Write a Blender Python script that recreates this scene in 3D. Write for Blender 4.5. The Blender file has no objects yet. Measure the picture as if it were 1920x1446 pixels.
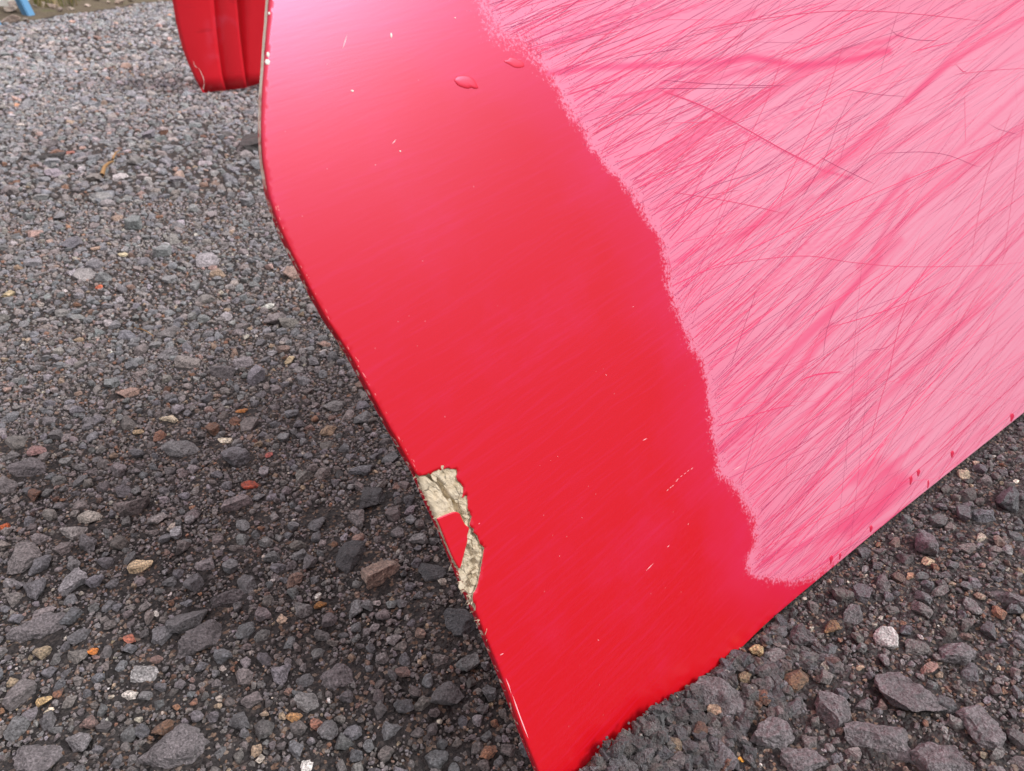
import bpy, bmesh, math, random
import numpy as np
from mathutils import Vector, Matrix, Euler
from mathutils.geometry import delaunay_2d_cdt

R = math.radians
random.seed(7)
rng = np.random.default_rng(11)
scn = bpy.context.scene
COL = scn.collection

# ------------------------------------------------------------------ camera
H = 0.30                      # camera height above the ground
F = 1450.0                    # focal length in photo pixels (photo 1920 x 1446)
PITCH = R(30.2)
cam_d = bpy.data.cameras.new('camera')
cam = bpy.data.objects.new('camera', cam_d)
COL.objects.link(cam)
cam.location = (0, 0, H)
cam.rotation_euler = (R(90) - PITCH, 0, 0)
cam_d.sensor_width = 36.0
cam_d.lens = 36.0 * F / 1920.0
cam_d.clip_start = 0.01
cam_d.clip_end = 500
cam_d.dof.use_dof = True
cam_d.dof.focus_distance = 0.37
cam_d.dof.aperture_fstop = 24.0
scn.camera = cam

# ------------------------------------------------------------------ sky and sun
SUN = Vector((math.cos(R(-20)) * math.cos(R(42)), math.sin(R(-20)) * math.cos(R(42)), math.sin(R(42))))
w = bpy.data.worlds.new('World')
scn.world = w
w.use_nodes = True
nt = w.node_tree
nt.nodes.clear()
o_ = nt.nodes.new('ShaderNodeOutputWorld')
bg = nt.nodes.new('ShaderNodeBackground')
sky = nt.nodes.new('ShaderNodeTexSky')
sky.sky_type = 'NISHITA'
sky.sun_disc = False
sky.sun_elevation = math.asin(SUN.z)
sky.sun_rotation = math.atan2(SUN.x, SUN.y)
tc = nt.nodes.new('ShaderNodeTexCoord')
nz = nt.nodes.new('ShaderNodeTexNoise')
nz.inputs['Scale'].default_value = 2.2
nz.inputs['Detail'].default_value = 5
cr = nt.nodes.new('ShaderNodeValToRGB')
cr.color_ramp.elements[0].position = 0.3
cr.color_ramp.elements[0].color = (7.7, 7.5, 7.6, 1)
cr.color_ramp.elements[1].position = 0.7
cr.color_ramp.elements[1].color = (11.4, 11.1, 11.2, 1)
mx = nt.nodes.new('ShaderNodeMixRGB')
mx.inputs[0].default_value = 0.9
nt.links.new(tc.outputs['Generated'], nz.inputs['Vector'])
nt.links.new(nz.outputs['Fac'], cr.inputs['Fac'])
nt.links.new(sky.outputs['Color'], mx.inputs[1])
nt.links.new(cr.outputs['Color'], mx.inputs[2])
sx_ = nt.nodes.new('ShaderNodeSeparateXYZ')
nt.links.new(tc.outputs['Generated'], sx_.inputs[0])
er = nt.nodes.new('ShaderNodeValToRGB')          # overcast sky: the horizon is darker than the zenith
er.color_ramp.elements[0].position = 0.0
er.color_ramp.elements[0].color = (0.20, 0.20, 0.21, 1)
e3 = er.color_ramp.elements.new(0.36)
e3.color = (0.50, 0.50, 0.51, 1)
er.color_ramp.elements[-1].position = 0.85
er.color_ramp.elements[-1].color = (1.45, 1.25, 1.25, 1)
nt.links.new(sx_.outputs['Z'], er.inputs['Fac'])
mm = nt.nodes.new('ShaderNodeMixRGB')
mm.blend_type = 'MULTIPLY'
mm.inputs[0].default_value = 1.0
nt.links.new(mx.outputs['Color'], mm.inputs[1])
nt.links.new(er.outputs['Color'], mm.inputs[2])
nt.links.new(mm.outputs['Color'], bg.inputs['Color'])
bg.inputs['Strength'].default_value = 0.092
nt.links.new(bg.outputs['Background'], o_.inputs['Surface'])

sd = bpy.data.lights.new('sun', 'SUN')
sun = bpy.data.objects.new('sun', sd)
COL.objects.link(sun)
sd.energy = 2.0
sd.angle = R(20)
sd.color = (1.0, 0.985, 0.97)
sun.rotation_euler = SUN.to_track_quat('Z', 'Y').to_euler()

vs = scn.view_settings
vs.view_transform = 'Standard'
vs.look = 'None'
vs.gamma = 1
vs.exposure = 0.40
vs.use_curve_mapping = False
scn.cycles.transparent_max_bounces = 32
scn.cycles.max_bounces = 8


# ------------------------------------------------------------------ helpers
def tag(o, label=None, cat=None, group=None, kind=None):
    if label: o['label'] = label
    if cat: o['category'] = cat
    if group: o['group'] = group
    if kind: o['kind'] = kind
    return o


def link(name, me, mat=None, parent=None):
    o = bpy.data.objects.new(name, me)
    COL.objects.link(o)
    if mat is not None and me is not None and not me.materials:
        me.materials.append(mat)
    if parent is not None:
        o.parent = parent
    return o


def empty(name, loc=(0, 0, 0)):
    o = bpy.data.objects.new(name, None)
    o.location = loc
    o.empty_display_size = 0.05
    COL.objects.link(o)
    return o


def mesh(name, v, f):
    me = bpy.data.meshes.new(name)
    me.from_pydata([tuple(map(float, p)) for p in v], [], [tuple(map(int, q)) for q in f])
    me.update()
    return me


def ray(px, py):
    x = (px - 960) / F
    y = (723 - py) / F
    c, s = math.cos(PITCH), math.sin(PITCH)
    return Vector((x, c + y * s, -s + y * c))


def gpt(px, py, z=0.0):
    r = ray(px, py)
    t = (z - H) / r.z
    return Vector((0, 0, H)) + r * t


class NT:
    """small node helper"""
    def __init__(self, name):
        self.m = bpy.data.materials.new(name)
        self.m.use_nodes = True
        self.t = self.m.node_tree
        self.t.nodes.clear()
        self.out = self.n('ShaderNodeOutputMaterial')
        self.bsdf = self.n('ShaderNodeBsdfPrincipled')
        self.l(self.bsdf.outputs[0], self.out.inputs['Surface'])

    def n(self, typ, **kw):
        nd = self.t.nodes.new(typ)
        for k, v in kw.items():
            setattr(nd, k, v)
        return nd

    def l(self, a, b):
        self.t.links.new(a, b)

    def put(self, sock, v):
        if hasattr(v, 'is_linked') or isinstance(v, bpy.types.NodeSocket):
            self.l(v, sock)
        else:
            sock.default_value = v

    def math(self, op, a, b=0.5, c=None, clamp=False):
        nd = self.n('ShaderNodeMath', operation=op, use_clamp=clamp)
        self.put(nd.inputs[0], a)
        self.put(nd.inputs[1], b)
        if c is not None: self.put(nd.inputs[2], c)
        return nd.outputs[0]

    def mix(self, f, a, b, blend='MIX'):
        nd = self.n('ShaderNodeMixRGB', blend_type=blend)
        self.put(nd.inputs[0], f)
        self.put(nd.inputs[1], a if not isinstance(a, tuple) else (*a[:3], 1))
        self.put(nd.inputs[2], b if not isinstance(b, tuple) else (*b[:3], 1))
        return nd.outputs[0]

    def noise(self, vec, scale, detail=3, rough=0.5, dist=0.0):
        nd = self.n('ShaderNodeTexNoise')
        self.l(vec, nd.inputs['Vector'])
        nd.inputs['Scale'].default_value = scale
        nd.inputs['Detail'].default_value = detail
        nd.inputs['Roughness'].default_value = rough
        nd.inputs['Distortion'].default_value = dist
        return nd.outputs['Fac']

    def voro(self, vec, scale, feature='F1', out='Distance'):
        nd = self.n('ShaderNodeTexVoronoi', feature=feature)
        self.l(vec, nd.inputs['Vector'])
        nd.inputs['Scale'].default_value = scale
        return nd.outputs[out]

    def ramp(self, f, stops):
        nd = self.n('ShaderNodeValToRGB')
        self.l(f, nd.inputs[0])
        els = nd.color_ramp.elements
        while len(els) < len(stops): els.new(0.5)
        for e, (p, c) in zip(els, stops):
            e.position = p
            e.color = (*c, 1) if isinstance(c, tuple) else (c, c, c, 1)
        return nd.outputs[0]

    def sstep(self, f, lo, hi):
        nd = self.n('ShaderNodeMapRange', interpolation_type='SMOOTHSTEP')
        self.l(f, nd.inputs[0])
        nd.inputs[1].default_value = lo
        nd.inputs[2].default_value = hi
        return nd.outputs[0]

    def mapping(self, vec, rot=(0, 0, 0), scale=(1, 1, 1), loc=(0, 0, 0)):
        nd = self.n('ShaderNodeMapping')
        self.l(vec, nd.inputs[0])
        nd.inputs['Rotation'].default_value = rot
        nd.inputs['Scale'].default_value = scale
        nd.inputs['Location'].default_value = loc
        return nd.outputs[0]

    def bump(self, h, strength, dist, normal=None):
        nd = self.n('ShaderNodeBump')
        self.l(h, nd.inputs['Height'])
        nd.inputs['Strength'].default_value = strength
        nd.inputs['Distance'].default_value = dist
        if normal is not None: self.l(normal, nd.inputs['Normal'])
        return nd.outputs[0]

    def set(self, **kw):
        names = dict(color='Base Color', rough='Roughness', spec='Specular IOR Level', normal='Normal', ior='IOR',
                     coat='Coat Weight', coatr='Coat Roughness', metal='Metallic', tint='Specular Tint', sheen='Sheen Weight')
        for k, v in kw.items():
            if isinstance(v, tuple): v = (*v[:3], 1)
            self.put(self.bsdf.inputs[names[k]], v)
        return self.m


def stone_mat(name, src, pale=False):
    """src: 'inst' colour from the instancer attribute, 'obj' from the object colour, or a colour"""
    t = NT(name)
    geo = t.n('ShaderNodeNewGeometry')
    P = geo.outputs['Position']
    if src == 'inst':
        a = t.n('ShaderNodeAttribute', attribute_name='col', attribute_type='INSTANCER')
        base = a.outputs['Color']
    elif src == 'obj':
        a = t.n('ShaderNodeObjectInfo')
        base = a.outputs['Color']
    else:
        rgb = t.n('ShaderNodeRGB')
        rgb.outputs[0].default_value = (*src, 1)
        base = rgb.outputs[0]
    n1 = t.noise(P, 160, 5, 0.65)
    n2 = t.noise(P, 900, 3, 0.6)
    v = t.voro(P, 520, out='Color')
    c = t.mix(1.0, base, t.ramp(n1, [(0.3, 0.58), (0.72, 1.42)]), 'MULTIPLY')
    c = t.mix(1.0, c, t.ramp(n2, [(0.34, 0.42), (0.66, 1.75)]), 'MULTIPLY')
    # rare light mineral specks
    sp = t.voro(P, 900)
    spm = t.math('MULTIPLY', t.math('LESS_THAN', sp, 0.17), t.math('GREATER_THAN', t.noise(P, 330, 1), 0.53))
    c = t.mix(t.math('MULTIPLY', spm, 0.55), c, (0.34, 0.30, 0.27))
    hb = t.math('ADD', t.math('MULTIPLY', n1, 1.2), t.math('MULTIPLY', n2, 0.55))
    hb = t.math('ADD', hb, t.math('MULTIPLY', t.noise(P, 2600, 2), 0.22))
    hb = t.math('ADD', hb, t.math('MULTIPLY', t.noise(P, 340, 4, 0.7), 1.0))
    nrm = t.bump(hb, 1.0, 0.0027)
    return t.set(color=c, rough=t.ramp(n2, [(0.35, 0.38), (0.62, 0.8)]), spec=0.7, sheen=0.12, normal=nrm)


M_inst = stone_mat('stone_instanced', 'inst')
M_obj = stone_mat('stone_coated', 'obj')

# ------------------------------------------------------------------ ground
D2 = Vector((0.776, 0.63, 0)).normalized()       # direction of the big panel's bottom edge
N2 = Vector((0.63, -0.776, 0)).normalized()      # horizontal normal of the big panel (to its front)
G0 = Vector((0.115, 0.266, 0))
OFF = G0.x * N2.x + G0.y * N2.y
A_COR = gpt(1120, 1440).xy.dot(D2.xy)


def vnoise(x, y, seed=0):
    """cheap smooth value noise, numpy"""
    xi = np.floor(x).astype(np.int64); yi = np.floor(y).astype(np.int64)
    xf = x - xi; yf = y - yi
    xf = xf * xf * (3 - 2 * xf); yf = yf * yf * (3 - 2 * yf)
    def h(a, b):
        n = (a * 374761393 + b * 668265263 + seed * 362437) & 0x7fffffff
        n = ((n ^ (n >> 13)) * 1274126177) & 0x7fffffff
        return ((n ^ (n >> 16)) & 0xffff) / 65535.0
    return (h(xi, yi) * (1 - xf) + h(xi + 1, yi) * xf) * (1 - yf) + (h(xi, yi + 1) * (1 - xf) + h(xi + 1, yi + 1) * xf) * yf


def hground(x, y):
    x = np.asarray(x, float); y = np.asarray(y, float)
    dist = np.sqrt(x * x + y * y)
    z = (vnoise(x * 9, y * 9, 1) - 0.5) * 0.007 + (vnoise(x * 2.3, y * 2.3, 2) - 0.5) * 0.012 + (vnoise(x * 30, y * 30, 3) - 0.5) * 0.0035
    z *= np.clip(8.0 / (dist + 2), 0, 1)
    al = x * D2.x + y * D2.y
    pe = x * N2.x + y * N2.y - OFF
    near = np.exp(-(pe / 0.05) ** 2) * ((al > A_COR - 0.1) & (al < A_COR + 0.6))
    z = z * (1 - 0.8 * near)
    # rubble heaped against the foot of the panel
    m = np.exp(-((al - A_COR - 0.015) / 0.045) ** 2) * np.where(pe > 0, np.exp(-(pe / 0.03) ** 2), 0) * 0.0055
    # shallow hollow behind its corner
    b = -0.007 * np.exp(-((al - A_COR + 0.04) / 0.06) ** 2) * np.where(pe < 0, 1 - np.exp(-(pe / 0.02) ** 2), 0) * np.exp(-(pe / 0.07) ** 2)
    return z + m + b - 0.0015


def h1(x, y):
    return float(hground(np.array([x]), np.array([y]))[0])


rows = 470
ys = [-3.0, -1.5, -0.7, -0.3, -0.1]
yy = 0.06
while yy < 80:
    ys.append(yy)
    yy = (yy + 0.18) * 1.0105 - 0.18
ys = np.array(ys)
cols = 330
tt = np.linspace(-1, 1, cols)
X = np.outer(np.abs(ys) * 0.95 + 0.34, tt)
Y = np.repeat(ys[:, None], cols, 1)
Z = hground(X, Y)
amp = np.clip(1.2 - np.hypot(X, Y), 0, 1)
Z = Z + amp * ((vnoise(X * 260, Y * 260, 5) - 0.5) * 0.0022 + (vnoise(X * 120, Y * 120, 6) - 0.5) * 0.0022)
nr, nc = X.shape
idx = np.arange(nr * nc).reshape(nr, nc)
faces = np.stack([idx[:-1, :-1], idx[:-1, 1:], idx[1:, 1:], idx[1:, :-1]], -1).reshape(-1, 4)
me = bpy.data.meshes.new('ground')
me.vertices.add(nr * nc)
me.vertices.foreach_set('co', np.stack([X, Y, Z], -1).reshape(-1).astype(np.float32))
me.loops.add(faces.size)
me.loops.foreach_set('vertex_index', faces.reshape(-1).astype(np.int32))
me.polygons.add(len(faces))
me.polygons.foreach_set('loop_start', (np.arange(len(faces)) * 4).astype(np.int32))
me.update()
me.validate()

t = NT('asphalt_mortar')
P = t.n('ShaderNodeNewGeometry').outputs['Position']
n1 = t.noise(P, 60, 6, 0.7)
n2 = t.noise(P, 700, 4, 0.7)
vc = t.voro(P, 330, out='Color')
hs = t.n('ShaderNodeSeparateColor')
t.l(vc, hs.inputs[0])
vc2 = t.voro(P, 620, out='Color')
t.l(vc2, hs.inputs[0])
grain = t.ramp(hs.outputs[0], [(0.0, (0.018, 0.017, 0.017)), (0.6, (0.042, 0.038, 0.038)), (0.86, (0.08, 0.068, 0.062)), (0.93, (0.19, 0.12, 0.08)), (1.0, (0.27, 0.22, 0.18))])
c = t.mix(1.0, grain, t.ramp(n1, [(0.3, 0.65), (0.7, 1.35)]), 'MULTIPLY')
hh = t.math('ADD', t.math('MULTIPLY', t.voro(P, 330), -1.6), t.math('MULTIPLY', n2, 0.8))
hh = t.math('ADD', hh, t.math('MULTIPLY', t.voro(P, 150), -2.0))
hh = t.math('ADD', hh, t.math('MULTIPLY', t.voro(P, 700), -0.9))
t.set(color=c, rough=0.72, spec=0.5, normal=t.bump(hh, 1.0, 0.002))
M_ground = t.m
ground = link('asphalt_ground', me, M_ground)
tag(ground, 'dark grey coarse asphalt ground worn to its chippings', None, None, 'structure')


# ------------------------------------------------------------------ rocks
def rock_mesh(name, seed, sub=3, planes=11, rough=0.05, flat_top=True):
    r = random.Random(seed)
    bm = bmesh.new()
    bmesh.ops.create_icosphere(bm, subdivisions=sub, radius=1.0)
    pl = []
    for _ in range(planes):
        n = Vector((r.gauss(0, 1), r.gauss(0, 1), r.gauss(0, 0.8))).normalized()
        pl.append((n, r.uniform(0.40, 0.76)))
    if flat_top:
        pl.append((Vector((r.uniform(-.15, .15), r.uniform(-.15, .15), 1)).normalized(), r.uniform(0.5, 0.62)))
    ph = [Vector((r.uniform(-9, 9), r.uniform(-9, 9), r.uniform(-9, 9))) for _ in range(2)]
    from mathutils import noise
    for v in bm.verts:
        p = v.co.copy()
        for n, d in pl:
            k = p.dot(n) - d
            if k > 0: p -= n * k * 0.985
        p += v.co * (noise.noise(p * 2.2 + ph[0]) * 0.10 + noise.noise(p * 6.5 + ph[1]) * rough)
        v.co = p
    mx = max(math.hypot(v.co.x, v.co.y) for v in bm.verts)
    for v in bm.verts: v.co /= mx
    me = bpy.data.meshes.new(name)
    bm.to_mesh(me)
    bm.free()
    return me


protos = [rock_mesh('stone', 100 + i, 3, 10 + i % 4) for i in range(12)]
proto_col = bpy.data.collections.new('chipping_shapes')    # not linked to the scene: only instanced
for i, m_ in enumerate(protos):
    m_.materials.append(M_inst)
    o = bpy.data.objects.new('chipping_%02d' % i, m_)
    proto_col.objects.link(o)
big_protos = []
for i in range(14):
    m_ = rock_mesh('stone', 300 + i, 4, 10 + i % 5, 0.055)
    m_.materials.append(M_obj)
    big_protos.append(m_)


def in_view(x, y, z=0.0, mrg=0.04):
    c, s = math.cos(PITCH), math.sin(PITCH)
    dz = z - H
    zc = y * c - dz * s
    yc = y * s + dz * c
    zc_ = np.maximum(zc, 1e-4)
    return (zc > 0.05) & (np.abs(x / zc_) < 0.662 + mrg) & (np.abs(yc / zc_) < 0.4986 + mrg)


def depth(x, y):
    return y * math.cos(PITCH) + H * math.sin(PITCH)


# panel footprint test
def blocked(x, y, r):
    al = x * D2.x + y * D2.y
    pe = x * N2.x + y * N2.y - OFF
    return (al > A_COR - 0.035) & (al < A_COR + 1.2) & (pe < r * 0.75 + 0.0008) & (pe > -0.007 - r * 0.9)


occ_px = {}
def scatter(y0, y1, classes, cell, xm=0.85, xa=0.16):
    """jittered grids from large to small; a small stone is dropped where a larger one sits"""
    xmax = y1 * xm + xa + 0.1
    W = int(2 * xmax / cell) + 2; Hh = int((y1 - y0) / cell) + 2
    occ = np.zeros((Hh, W), bool)
    allp = []
    for pitch, prob, rmin, rmax, yl in classes:
        gy = np.arange(y0, min(y1, yl), pitch * 0.87)
        gx = np.arange(-xmax, xmax, pitch)
        XX, YY = np.meshgrid(gx, gy)
        XX = XX + (np.arange(len(gy)) % 2)[:, None] * pitch * 0.5
        XX = XX + rng.uniform(-.36, .36, XX.shape) * pitch
        YY = YY + rng.uniform(-.36, .36, YY.shape) * pitch
        x = XX.ravel(); y = YY.ravel()
        # large chips gather in uneven patches
        dens = 0.42 + 1.15 * vnoise(x / (pitch * 6), y / (pitch * 6), int(pitch * 1e4))
        keep = (rng.random(x.size) < prob * dens) & (np.abs(x) < np.abs(y) * xm + xa) & (y < y1)
        x = x[keep]; y = y[keep]
        r = rmin + (rmax - rmin) * rng.random(x.size) ** 1.6
        k = ~blocked(x, y, r)
        x, y, r = x[k], y[k], r[k]
        ix = ((x + xmax) / cell).astype(int).clip(0, W - 1); iy = ((y - y0) / cell).astype(int).clip(0, Hh - 1)
        free = ~occ[iy, ix]
        x, y, r, ix, iy = x[free], y[free], r[free], ix[free], iy[free]
        big = rmin > cell * 1.6
        if big:
            ok = np.ones(x.size, bool)
            for j in range(x.size):
                rr = int(r[j] * 0.80 / cell) + 1
                a0, a1, b0, b1 = max(iy[j] - rr, 0), iy[j] + rr + 1, max(ix[j] - rr, 0), ix[j] + rr + 1
                win = occ[a0:a1, b0:b1]
                if win.mean() > 0.30:
                    ok[j] = False
                    continue
                yy_, xx_ = np.ogrid[a0 - iy[j]:a0 - iy[j] + win.shape[0], b0 - ix[j]:b0 - ix[j] + win.shape[1]]
                win |= (xx_ ** 2 + yy_ ** 2) <= rr * rr
            x, y, r = x[ok], y[ok], r[ok]
        allp.append(np.stack([x, y, r], -1))
    return allp


near = scatter(0.08, 1.0, [(0.036, 0.42, 0.0065, 0.0145, 9), (0.0135, 0.72, 0.004, 0.0072, 9), (0.0075, 1.0, 0.0023, 0.0042, 9),
                            (0.0041, 1.3, 0.0013, 0.0023, 9), (0.0024, 1.3, 0.0007, 0.0013, 0.62)], 0.001)
mid = scatter(1.0, 2.3, [(0.034, 0.5, 0.009, 0.016, 9), (0.017, 0.8, 0.0055, 0.009, 9), (0.0095, 0.85, 0.003, 0.0052, 9)], 0.002)
far = scatter(2.3, 7.0, [(0.036, 0.5, 0.009, 0.018, 9), (0.018, 0.75, 0.0055, 0.009, 6)], 0.004)
P_all = np.concatenate([p for s_ in (near, mid, far) for p in s_])
# verge to the left is not asphalt
def verge_x(y): return -2.0 + 0.13 * (y - 3.3)
P_all = P_all[~((P_all[:, 0] < verge_x(P_all[:, 1]) + 0.01) & (P_all[:, 1] > 1.2))]
# loose crumbs heaped against the foot of the panel
nm_ = 2600
al_ = A_COR + rng.uniform(-.045, .13, nm_)
r_m = 0.0009 + 0.0042 * rng.random(nm_) ** 2.5
pe_m = r_m * 0.8 + 0.0006 + 0.034 * rng.random(nm_) ** 1.4
mound = np.stack([al_ * D2.x + (pe_m + OFF) * N2.x, al_ * D2.y + (pe_m + OFF) * N2.y, r_m], -1)
n_base = len(P_all)
P_all = np.concatenate([P_all, mound])
NP = len(P_all)


def pal(n, small):
    """stone colours, linear"""
    u = rng.random(n)
    g = rng.uniform(0.045, 0.095, n)
    col = np.stack([g * rng.uniform(1.0, 1.14, n), g * rng.uniform(.94, 1.01, n), g * rng.uniform(.90, 1.02, n)], -1)
    def put(m, c, j=0.2):
        k = m.sum()
        col[m] = np.array(c) * rng.uniform(1 - j, 1 + j, (k, 1)) * rng.uniform(.95, 1.05, (k, 3))
    f = np.where(small, 1.7, 0.62)
    q = (1 - u) / f
    put(q < 0.20, (0.105, 0.10, 0.105))
    put(q < 0.105, (0.105, 0.072, 0.06))
    put(q < 0.068, (0.21, 0.105, 0.062), 0.3)
    put(q < 0.044, (0.24, 0.15, 0.12), 0.3)
    put(q < 0.028, (0.34, 0.26, 0.18), 0.25)
    put(q < 0.013, (0.46, 0.42, 0.36), 0.2)
    put(q < 0.004, (0.62, 0.6, 0.57), 0.1)
    put((q > 0.80), (0.062, 0.064, 0.068), 0.25)
    return col


cols_ = pal(NP, P_all[:, 2] < 0.003)
# contact shade beside the panel and far grazing sheen are painted into stone colours
def shade_falloff(x, y):
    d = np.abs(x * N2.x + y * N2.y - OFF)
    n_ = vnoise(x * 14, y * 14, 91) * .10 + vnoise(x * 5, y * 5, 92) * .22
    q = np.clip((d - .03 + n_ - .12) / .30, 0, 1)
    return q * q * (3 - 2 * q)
dry = shade_falloff(P_all[:, 0], P_all[:, 1])  # low in the painted shade by the panel, high clear of it
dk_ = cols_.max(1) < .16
cols_ *= np.where(dk_, 1.2 + 1.05 * dry + 2.4 * np.clip((np.hypot(P_all[:, 0], P_all[:, 1]) - .45) / 2.0, 0, 1), 1.0)[:, None]  # distance term brightens dark stones, painting in the grazing sheen
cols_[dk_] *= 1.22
cols_[n_base:] *= 0.62      # crumbs heaped at the foot of the panel are darker
zz = hground(P_all[:, 0], P_all[:, 1])
zz[n_base:] += rng.random(nm_) * (0.004 * np.exp(-(pe_m / .02) ** 2) + 0.0055 * np.exp(-pe_m / .006)) * np.exp(-((al_ - A_COR - .015) / .05) ** 2) * (0.35 + 1.3 * vnoise(al_ * 90, al_ * 0, 44))
rr = P_all[:, 2]
sx = rr * rng.uniform(.95, 1.12, NP)
sy = rr * rng.uniform(.62, .95, NP)
sz = rr * rng.uniform(.5, .85, NP)
lift = sz * np.where(rr > 0.005, rng.uniform(-0.12, 0.42, NP), rng.uniform(0.05, 0.7, NP))
rotx = rng.normal(0, .17, NP) * np.where(rr < .004, 2.5, 1); roty = rng.normal(0, .17, NP) * np.where(rr < .004, 2.5, 1)
rotz = rng.uniform(0, 6.283, NP)
which = rng.integers(0, 12, NP)

# things that lie on the ground at known spots keep the chippings out
LOOSE = [
    # px, py, width px, height factor, colour, label, seed
    (1418, 1216, 40, .75, (.50, .37, .19), 'round tan pebble with pitted skin lying by the foot of the panel'),
    (1666, 1200, 62, .7, (.46, .45, .44), 'whitish grey pebble right of the panel, largest pale stone there'),
    (1344, 1331, 42, .5, (.40, .28, .19), 'flat beige stone on the rubble heaped at the corner of the panel'),
    (1562, 1176, 46, .6, (.20, .11, .045), 'rusty brown hollowed stone between the tan pebble and the whitish pebble'),
    (1391, 1419, 17, .8, (.75, .36, .03), 'tiny amber yellow pebble at the bottom right'),
    (1500, 1270, 62, .55, (.17, .10, .055), 'long brown stone lying slantwise below the tan pebble'),
    (1394, 1270, 36, .6, (.22, .16, .09), 'olive brown chip next to the round tan pebble'),
    (1740, 1055, 28, .5, (.55, .42, .28), 'cream flake in the asphalt under the right edge of the panel'),
    (1905, 903, 17, .6, (.8, .74, .62), 'small white chip at the right border beside the panel'),
    (1808, 888, 34, .6, (.40, .33, .23), 'cream and grey crusted stone close under the pink edge'),
    (1838, 1012, 30, .6, (.42, .38, .3), 'pale grey stone in the asphalt at the right border'),
    (1706, 1085, 26, .6, (.40, .25, .15), 'light brown pebble near the lower end of the pink area'),
    (268, 1064, 50, .6, (.66, .52, .33), 'cream oblong stone left of the panel, largest cream stone there'),
    (270, 1258, 58, .65, (.36, .36, .36), 'speckled light grey pebble at the lower left'),
    (240, 1295, 32, .6, (.72, .68, .62), 'white chip touching the speckled light grey pebble'),
    (88, 1323, 22, .7, (.72, .64, .48), 'small round white pebble at the lower left'),
    (75, 1306, 34, .55, (.60, .42, .2), 'tan stone touching the small round white pebble'),
    (316, 784, 40, .45, (.75, .66, .48), 'flat cream stone in the middle of the asphalt on the left'),
    (421, 826, 30, .6, (.80, .74, .58), 'bright cream pebble right of the flat cream stone'),
    (541, 676, 28, .55, (.52, .42, .26), 'yellowish chip halfway to the panel edge'),
    (258, 805, 26, .6, (.55, .42, .26), 'beige pebble left of the flat cream stone'),
    (240, 735, 48, .5, (.40, .27, .22), 'pinkish brown flat stone above the cream stones'),
    (74, 847, 44, .65, (.34, .20, .19), 'pinkish red angular stone near the left border'),
    (6, 978, 26, .8, (.62, .13, .03), 'orange red stone cut by the left border'),
    (172, 970, 48, .6, (.44, .42, .37), 'whitish crusted stone at the left'),
    (136, 998, 54, .5, (.30, .29, .28), 'grey stone with white crust just below the whitish crusted stone'),
    (172, 1218, 22, .7, (.68, .22, .03), 'small bright orange pebble at the lower left'),
    (241, 1196, 32, .5, (.46, .15, .09), 'salmon red flake near the small bright orange pebble'),
    (470, 915, 34, .4, (.42, .07, .03), 'brick red crumb left of the torn panel edge'),
    (451, 770, 26, .35, (.50, .20, .05), 'orange brown leaf like flake in the asphalt'),
    (507, 856, 20, .7, (.48, .12, .1), 'small red chip right of the bright cream pebble'),
    (842, 1306, 74, .62, (.115, .115, .12), 'large grey stone with a pale top near the panel at the bottom'),
    (858, 1174, 74, .5, (.072, .08, .088), 'blue grey flat stone touching the frayed panel edge'),
    (526, 1157, 30, .65, (.60, .46, .34), 'cream porous pebble below the middle on the left'),
    (598, 1130, 30, .5, (.34, .15, .03), 'rust orange chip near the cream porous pebble'),
    (551, 1342, 34, .6, (.46, .25, .1), 'orange tan stone in the lower left asphalt'),
    (594, 1350, 30, .7, (.42, .19, .13), 'salmon pink pebble in the bottom asphalt'),
    (575, 1425, 44, .3, (.85, .84, .8), 'white crust flake at the bottom border'),
    (352, 1405, 42, .3, (.78, .77, .74), 'white blotchy crust flake on a flat dark stone'),
    (700, 943, 78, .62, (.062, .067, .073), 'large dark blue grey stone near the torn panel edge'),
    (766, 948, 34, .6, (.10, .105, .115), 'smooth blue grey stone touching the torn panel edge'),
    (594, 985, 44, .6, (.13, .135, .145), 'light blue grey stone left of the torn edge'),
    (660, 1048, 78, .55, (.055, .058, .064), 'dark angular stone below the torn edge'),
    (806, 1078, 62, .5, (.06, .066, .072), 'flat blue grey stone under the torn edge'),
    (764, 1160, 20, .8, (.40, .39, .38), 'small whitish crystal stone below the torn edge'),
    (38, 238, 22, .55, (.75, .68, .62), 'white stone at the far left of the asphalt'),
    (280, 271, 18, .7, (.30, .28, .24), 'pale flat stone standing on edge in the far asphalt'),
    (14, 553, 26, .7, (.66, .54, .32), 'cream wedge shaped stone at the left border'),
    (232, 482, 26, .45, (.80, .70, .46), 'larger cream yellow pebble of the pair in the upper asphalt'),
    (184, 468, 28, .4, (.55, .38, .28), 'flat pinkish beige flake in the upper asphalt'),
    (186, 540, 15, .7, (.62, .15, .07), 'tiny orange red pebble in the upper left asphalt'),
    (130, 288, 20, .5, (.50, .18, .13), 'pink red chip on the far asphalt'),
]
loose_xy = []
for L in LOOSE:
    p = gpt(L[0], L[1])
    dd = depth(p.x, p.y)
    loose_xy.append((p.x, p.y, L[2] / F * dd * 0.5))
SLABS = [(1640, 1290, .030, .022, 20), (1720, 1430, .034, .024, -15), (1835, 1375, .022, .017, 40), (1040 + 640, 1170, .0, .0, 0)]
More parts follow.
